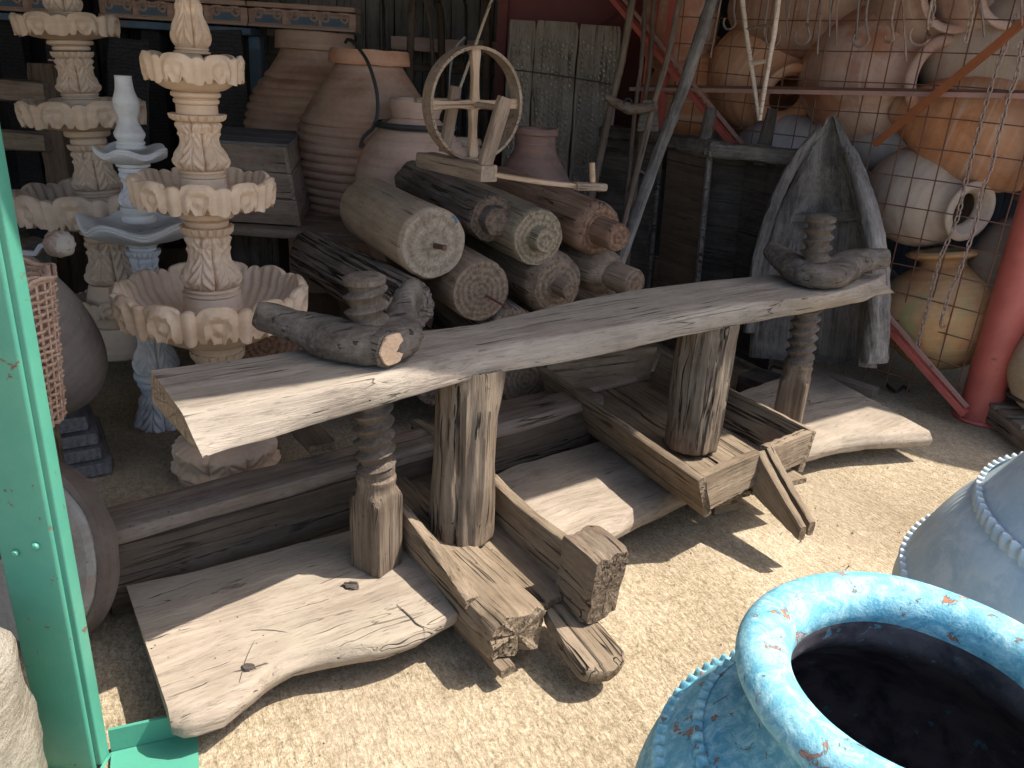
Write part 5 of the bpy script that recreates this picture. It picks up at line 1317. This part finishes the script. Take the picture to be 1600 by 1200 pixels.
tag(ob('thin_slat', beam(.8, .08, .03, 20, .003, 9, .2), W_BEAMG, None, frame(G(775, 640, .22), G(880, 615, .22)-G(775, 640, .22))), 'thin brown slat between the posts, in front of the lowest roller', 'slat')

# ------------------------------------------------------------------ left side: clay vessel, basket, crank, steps, millstone
Pj = V((-1.62, 2.62, 0))
t = thing('broken_jar', 'big grey brown clay vessel with wide mouth tipped left, behind the wicker basket', 'clay jar', Pj)
ja = V((-.30, -.42, .86)).normalized(); jc = Y_(26, 520, 2.55)
pr = smooth_prof([(.07, -.33), (.14, -.29), (.20, -.18), (.225, -.02), (.21, .14), (.185, .26), (.165, .36), (.155, .42), (.135, .42), (.13, .36), (.17, .2), (.20, 0), (.15, -.2)], 6)
ob('body', lathe(pr, 64, lambda a, i, r, z: (r*(1+.02*N(cos(a)*1.5, sin(a)*1.5, z*3)), z+.03*N(cos(a)*1.5, sin(a)*1.5, 5)*(z > .3)), True, False), C_GREYBROWN, t, zframe(jc, ja))
P = G(118, 742, .0)
t = thing('plank_step', 'low blue grey stack of short planks on the floor behind the green post', 'stack of planks', (P.x, P.y, 0))
for k, (z0, h_, dx, w_) in enumerate(((.0, .055, 0, .34), (.062, .05, -.02, .30), (.12, .05, -.03, .30), (.178, .06, -.05, .27))):
    ob('plank', beam(.48, w_, h_, 16, .004, k, .12), W_STEP, t, frame(V((P.x+.0+dx, P.y-.06+.01*k, z0+h_/2+.002)), V((-.55, .83, 0)), (0, 0, 1)))
# basket: woven strands on stakes
bc = V((-1.36, 1.95, 0)); 
t = thing('wicker_basket', 'reddish wicker basket half hidden behind the green post', 'basket', (bc.x, bc.y, .35))
bt, bb = Y_(40, 452, 1.95), Y_(68, 655, 1.95)
cx0 = V((bt.x-.105, bt.y, bt.z)); cx1 = V((bb.x-.075, bb.y, bb.z)); rb0, rb1 = .155, .115
rows = 19; vv = []
bax = (cx0-cx1)
for i in range(rows):
    u = i/(rows-1); c_ = cx1.lerp(cx0, u); rr = rb1+(rb0-rb1)*u; pts = []
    for k in range(64):
        a = 2*pi*k/64; q = rr+.005*cos(16*a+(i % 2)*pi)
        pts.append(c_+V((q*cos(a), q*sin(a), .003*sin(3*a+i))))
    vv.append(tube(pts, .0048, 6, True, wob=.3, seed=i))
w_ = ob('weave', join(*vv), M_WICKER, t); w_['kind'] = 'stuff'
vv = []
for k in range(32):
    a = 2*pi*k/32
    vv.append(tube([cx1+V((rb1*cos(a), rb1*sin(a), -.01)), cx0+V((rb0*cos(a), rb0*sin(a), .02))], .004, 5))
w_ = ob('stakes', join(*vv), M_WICKER, t); w_['kind'] = 'stuff'
for j, (dr, dz) in enumerate(((0, .02), (.008, .030), (-.006, .034))):
    ob('rim_withe', tube([cx0+V(((rb0+dr+.004*sin(9*a))*cos(a), (rb0+dr+.004*sin(9*a))*sin(a), dz+.005*cos(7*a+j))) for a in [2*pi*k/48 for k in range(48)]], .006, 6, True), M_WICKER, t)
ob('handle', tube(spline([cx0+V((.10, -.12, .02)), cx0+V((.06, -.10, .14)), cx0+V((.0, 0, .19)), cx0+V((-.05, .1, .14)), cx0+V((-.08, .13, .02))], 6), .007, 8, wob=.3), M_WICKER, t)
P = bb-V((.1, 0, 0))
tag(ob('basket_stand', logv(P.z-.02, .12, 14, 32, .01, 4), W_BEAMD, None, frame(V((P.x, P.y, .0)), (0, 0, 1), (0, 1, 0))), 'dark stump behind the green post on which the basket stands', 'stump')
# crank
P = Y_(60, 392, 2.2)
t = thing('iron_crank', 'grey iron crank with rough round stone knob, left of the fountains', 'crank', P)
ob('crank_bar', tube([Y_(14, 392, 2.2), Y_(30, 394, 2.2), Y_(56, 396, 2.2), Y_(64, 384, 2.2), Y_(78, 381, 2.2)], .009, 4, rsq=False, up=(0, 1, 0)), M_STEEL, t)
kx = Y_(77, 381, 2.2); ky = Y_(110, 381, 2.18)
Lk = (ky-kx).length
ob('knob', xf(lathe(smooth_prof([(.018, 0), (.030, Lk*.12), (.036, Lk*.35), (.036, Lk*.65), (.028, Lk*.88), (.012, Lk)], 4), 40, lambda a, i, r, z: (r*(1+.20*N(cos(a)*4, sin(a)*4, z*70)), z)), zframe(kx, ky-kx)), ST_ROUGH, t)
P = Y_(10, 470, 2.15)
tag(ob('crank_stand', beam(1.15, .10, .10, 16, .005, 3), W_DARK, None, frame(V((P.x-.06, 2.2, 0)), (0, 0, 1), (0, 1, 0))), 'dark timber upright holding the iron crank, behind the green post', 'upright')
# millstone
mc = Y_(60, 852, 1.86); mr = .245
t = thing('millstone', 'thick pinkish grey millstone with dark rim, leaning behind the green post', 'millstone', (mc.x, mc.y, 0))
mn = V((-.36, -.88, .28)).normalized()
mc.z = mr*sqrt(1-mn.z**2)+.015
def rough(sc, am):
    return lambda a, i, r, z: (r*(1+am*N(cos(a)*3, sin(a)*3, z*sc+i*.3)), z+am*.12*N(cos(a)*r*18, sin(a)*r*18, i))
ob('stone', lathe([(.03, .055), (.10, .058), (.18, .055), (mr-.012, .050), (mr, .035), (mr, -.03), (mr-.01, -.05), (.1, -.055)], 64, rough(9, .03)), ST_ROUGH, t, zframe(mc, mn))
ob('rim_band', lathe([(mr+.002, -.036), (mr+.014, -.034), (mr+.016, .02), (mr+.004, .030)], 64, rough(9, .03), False, False), ST_RIM, t, zframe(mc, mn))

# ------------------------------------------------------------------ green post, sill, stone
t = thing('green_post', 'green painted steel post with chipped rust spots, foot plate and sill at the left edge', 'post', (-.97, 1.42, 0))
def prism(poly, z0, z1):
    n = len(poly); v = [V((x, y, z0)) for x, y in poly]+[V((x, y, z1)) for x, y in poly]
    return v, [tuple(range(n))[::-1], tuple(range(n, 2*n))]+[(i, (i+1) % n, n+(i+1) % n, n+i) for i in range(n)]
def bevel_poly(x0, x1, y0, y1, r):
    out = []
    for cx, cy, a0 in ((x1-r, y1-r, 0), (x0+r, y1-r, pi/2), (x0+r, y0+r, pi), (x1-r, y0+r, 3*pi/2)):
        for k in range(4): a = a0+k*pi/6; out.append((cx+r*cos(a), cy+r*sin(a)))
    return out
ob('post', prism(bevel_poly(-1.038, -.918, 1.378, 1.425, .008), .0, 2.6), P_GREEN, t, sharp=30)
ob('corner_strip', prism(bevel_poly(-.922, -.905, 1.385, 1.422, .004), .012, 2.6), P_GREEN, t, sharp=30)
a, b = G(160, 1118, .06), G(262, 1088, .06)
a = V((-.905, 1.43, 0)); b = V((-.742, 1.50, 0)); 
sd = (b-a).normalized()
Ms = frame(a, sd)
ob('sill_flange', xf(box(0, (b-a).length+.02, -.004, .004, .004, .075), Ms), P_GREEN, t, smooth=False)
vs, fs = [], []
n_ = 24
ob('foot_plate', xf(box(0, (b-a).length+.015, -.135, -.006, .002, .010), Ms), P_GREEN, t, smooth=False)
ob('foot_plate', xf(box(-.18, (b-a).length-.01, -.42, -.137, .002, .007), Ms), P_GREEN, t, smooth=False)
ob('weld_bead', tube([a+V((.004, -.012-.012*k, .012)) for k in range(9)], .004, 6, wob=.8), P_GREEN, t)
ob('bolt', xf(lathe([(.007, 0), (.008, .004), (.006, .008), (.001, .009)], 12), frame(V((-.955, 1.377, .62)), (1, 0, 0), (0, -1, 0))), P_GREEN, t)
ob('bolt', xf(lathe([(.007, 0), (.008, .004), (.006, .008), (.001, .009)], 12), frame(V((-1.0, 1.377, .60)), (1, 0, 0), (0, -1, 0))), P_GREEN, t)
# rough stone outside, bottom left corner
def rockblock(x0, x1, y0, y1, z1, seed):
    n = 26; rings = []
    for i in range(n+1):
        u = i/n; z = z1*u; k = 1 if u < .85 else 1-.4*((u-.85)/.15)**2
        ring = []
        for (a, b) in rrect((x1-x0)*k, (y1-y0)*k, 14, .25):
            d = 1+.05*N(a*5+seed, b*5, z*5)+.03*N(a*16, b*16+seed, z*16)
            ring.append(V(((x0+x1)/2+a*d, (y0+y1)/2+b*d, z)))
        rings.append(ring)
    return loft(rings)
tag(ob('rough_stone', rockblock(-1.32, -.925, .80, 1.30, .56, 3), ST_WALL, sharp=80), 'rough pale sunlit stone block at the bottom left corner outside the green post', 'stone')

# ------------------------------------------------------------------ painted jars in front
def bigjar(name, label, P, prof, mat, inmat, bands, seed=0):
    t = thing(name, label, 'clay jar', (P.x, P.y, 0), 'painted clay jars standing in the sun')
    def mod(a, i, r, z): return r*(1+.012*N(cos(a)*1.3+seed, sin(a)*1.3, z*3)), z+.004*N(cos(a)*1.5, sin(a)*1.5, seed+z)
    outer, inner = prof
    M = Matrix.Translation((P.x, P.y, 0))
    so_ = smooth_prof(outer, 8)
    ob('body', lathe(so_, 128, mod, True, False), mat, t, M, sharp=60)
    si = smooth_prof(inner, 6)
    ob('inside', lathe(si, 96, mod, False, True), inmat, t, M, sharp=60)
    for (r, z, h_, d, n) in bands:
        rows = [(r-.01, z-h_/2), (r+d*.6, z-h_*.4), (r+d, z), (r+d*.6, z+h_*.4), (r-.01, z+h_/2)]
        def mb(a, i, rr, zz, r=r, n=n, d=d, h_=h_):
            w_ = .5+.5*sin(a*n+.6*N(cos(a)*5, sin(a)*5, seed)*2)
            q, z2 = mod(a, i, rr, zz)
            if 0 < i < 4: q += d*.55*(w_-.5); z2 += h_*.20*sin(a*n+1.2)
            if i in (0, 1): z2 -= h_*.15*w_
            return q, z2
        ob('rope_band', lathe(rows, n*8, mb, False, False), mat, t, M, sharp=80)
    return t
P = V((.62, .92, 0))
outer = [(.16, 0), (.24, .10), (.345, .26), (.385, .42), (.37, .53), (.315, .615), (.25, .665), (.218, .70), (.212, .725), (.225, .75), (.248, .768), (.263, .787), (.262, .806), (.246, .822), (.222, .826), (.199, .816), (.186, .800), (.181, .782), (.182, .768)]
inner = [(.182, .768), (.184, .75), (.195, .71), (.25, .65), (.33, .55), (.35, .42), (.3, .22), (.16, .06)]
bigjar('painted_jar', 'flaking turquoise clay jar with open mouth and dark inside, nearest the camera', P, (outer, inner), P_BLUE, P_BLUEIN, [(.300, .628, .024, .005, 78), (.352, .565, .032, .007, 92)], 2)
P = V((1.68, 1.66, 0))
outer = [(.26, 0), (.42, .06), (.58, .18), (.625, .28), (.622, .345), (.585, .44), (.535, .54), (.49, .60), (.435, .68), (.36, .80), (.30, .90), (.28, .95), (.31, .98), (.33, 1.0), (.31, 1.02), (.26, 1.01)]
inner = [(.26, 1.01), (.245, .95), (.28, .88), (.33, .8), (.45, .6), (.55, .42), (.5, .2), (.22, .05)]
bigjar('painted_jar', 'pale blue washed clay jar cut by the right edge of the photo, scalloped rope band', P, (outer, inner), P_SKY, P_BLUEIN, [(.617, .36, .05, .007, 104), (.489, .603, .05, .006, 90)], 5)
# crusted jar on a pallet at the right edge
P = G(1640, 700, 0)+V((.10, .10, 0))
t = thing('pallet', 'small wooden pallet of thick slats under the crusted jar at the right edge', 'pallet', (P.x, P.y, 0))
for k in range(5):
    ob('slat', beam(.62, .085, .022, 10, .003, k), W_BEAMG, t, frame(P+V((-.31, -.24+k*.12, .122)), (1, 0, 0)))
for k in range(3):
    ob('bearer', beam(.58, .07, .085, 10, .003, k+9), W_BEAMG, t, frame(P+V((-.27+k*.27, -.29, .065)), (0, 1, 0)))
t = thing('crusted_jar', 'pale lime crusted clay jar standing on a pallet at the right edge', 'clay jar', (P.x, P.y, .135))
pr = smooth_prof([(.13, .135), (.22, .16), (.285, .26), (.30, .38), (.26, .52), (.19, .62), (.14, .68), (.15, .74), (.12, .75)], 8)
ob('body', lathe(pr, 64, lambda a, i, r, z: (r*(1+.03*N(cos(a)*2, sin(a)*2, z*5)), z)), C_SACK, t, Matrix.Translation((P.x, P.y, 0)))
ob('rope', tube([V((P.x+(.262+.012*sin(5*a))*cos(a), P.y+(.262+.012*sin(5*a))*sin(a), .205+.012*sin(2*a))) for a in [2*pi*k/60 for k in range(60)]], .009, 8, True, wob=.3), W_DARK, t)

# loose grit and bits on the ground
random.seed(11)
def grit(n, smin, smax, region):
    out = []
    for i in range(n):
        x = random.uniform(*region[0]); y = random.uniform(*region[1])
        r0 = random.uniform(smin, smax)*(1 if random.random() < .93 else 1.8); a0 = random.uniform(0, 6.28)
        pts = [V((x+r0*random.uniform(.6, 1.3)*cos(a0+k*pi/2.5), y+r0*random.uniform(.6, 1.3)*sin(a0+k*pi/2.5), -.002)) for k in range(5)]
        top = V((x+r0*.2, y, r0*random.uniform(.5, .9)+.001))
        out.append((pts+[top], [(k, (k+1) % 5, 5) for k in range(5)]))
    return join(*out)
tag(ob('grit', grit(420, .0012, .0036, ((-1.2, 2.6), (.9, 3.8))), ST_ROUGH, smooth=False), kind='stuff', label='scattered fine grit and crumbs on the sandy ground', cat='grit')
tag(ob('wood_crumbs', grit(70, .0015, .0045, ((-.9, 1.4), (1.3, 2.9))), W_POST, smooth=False), kind='stuff', label='brown wood crumbs fallen around the table', cat='debris')
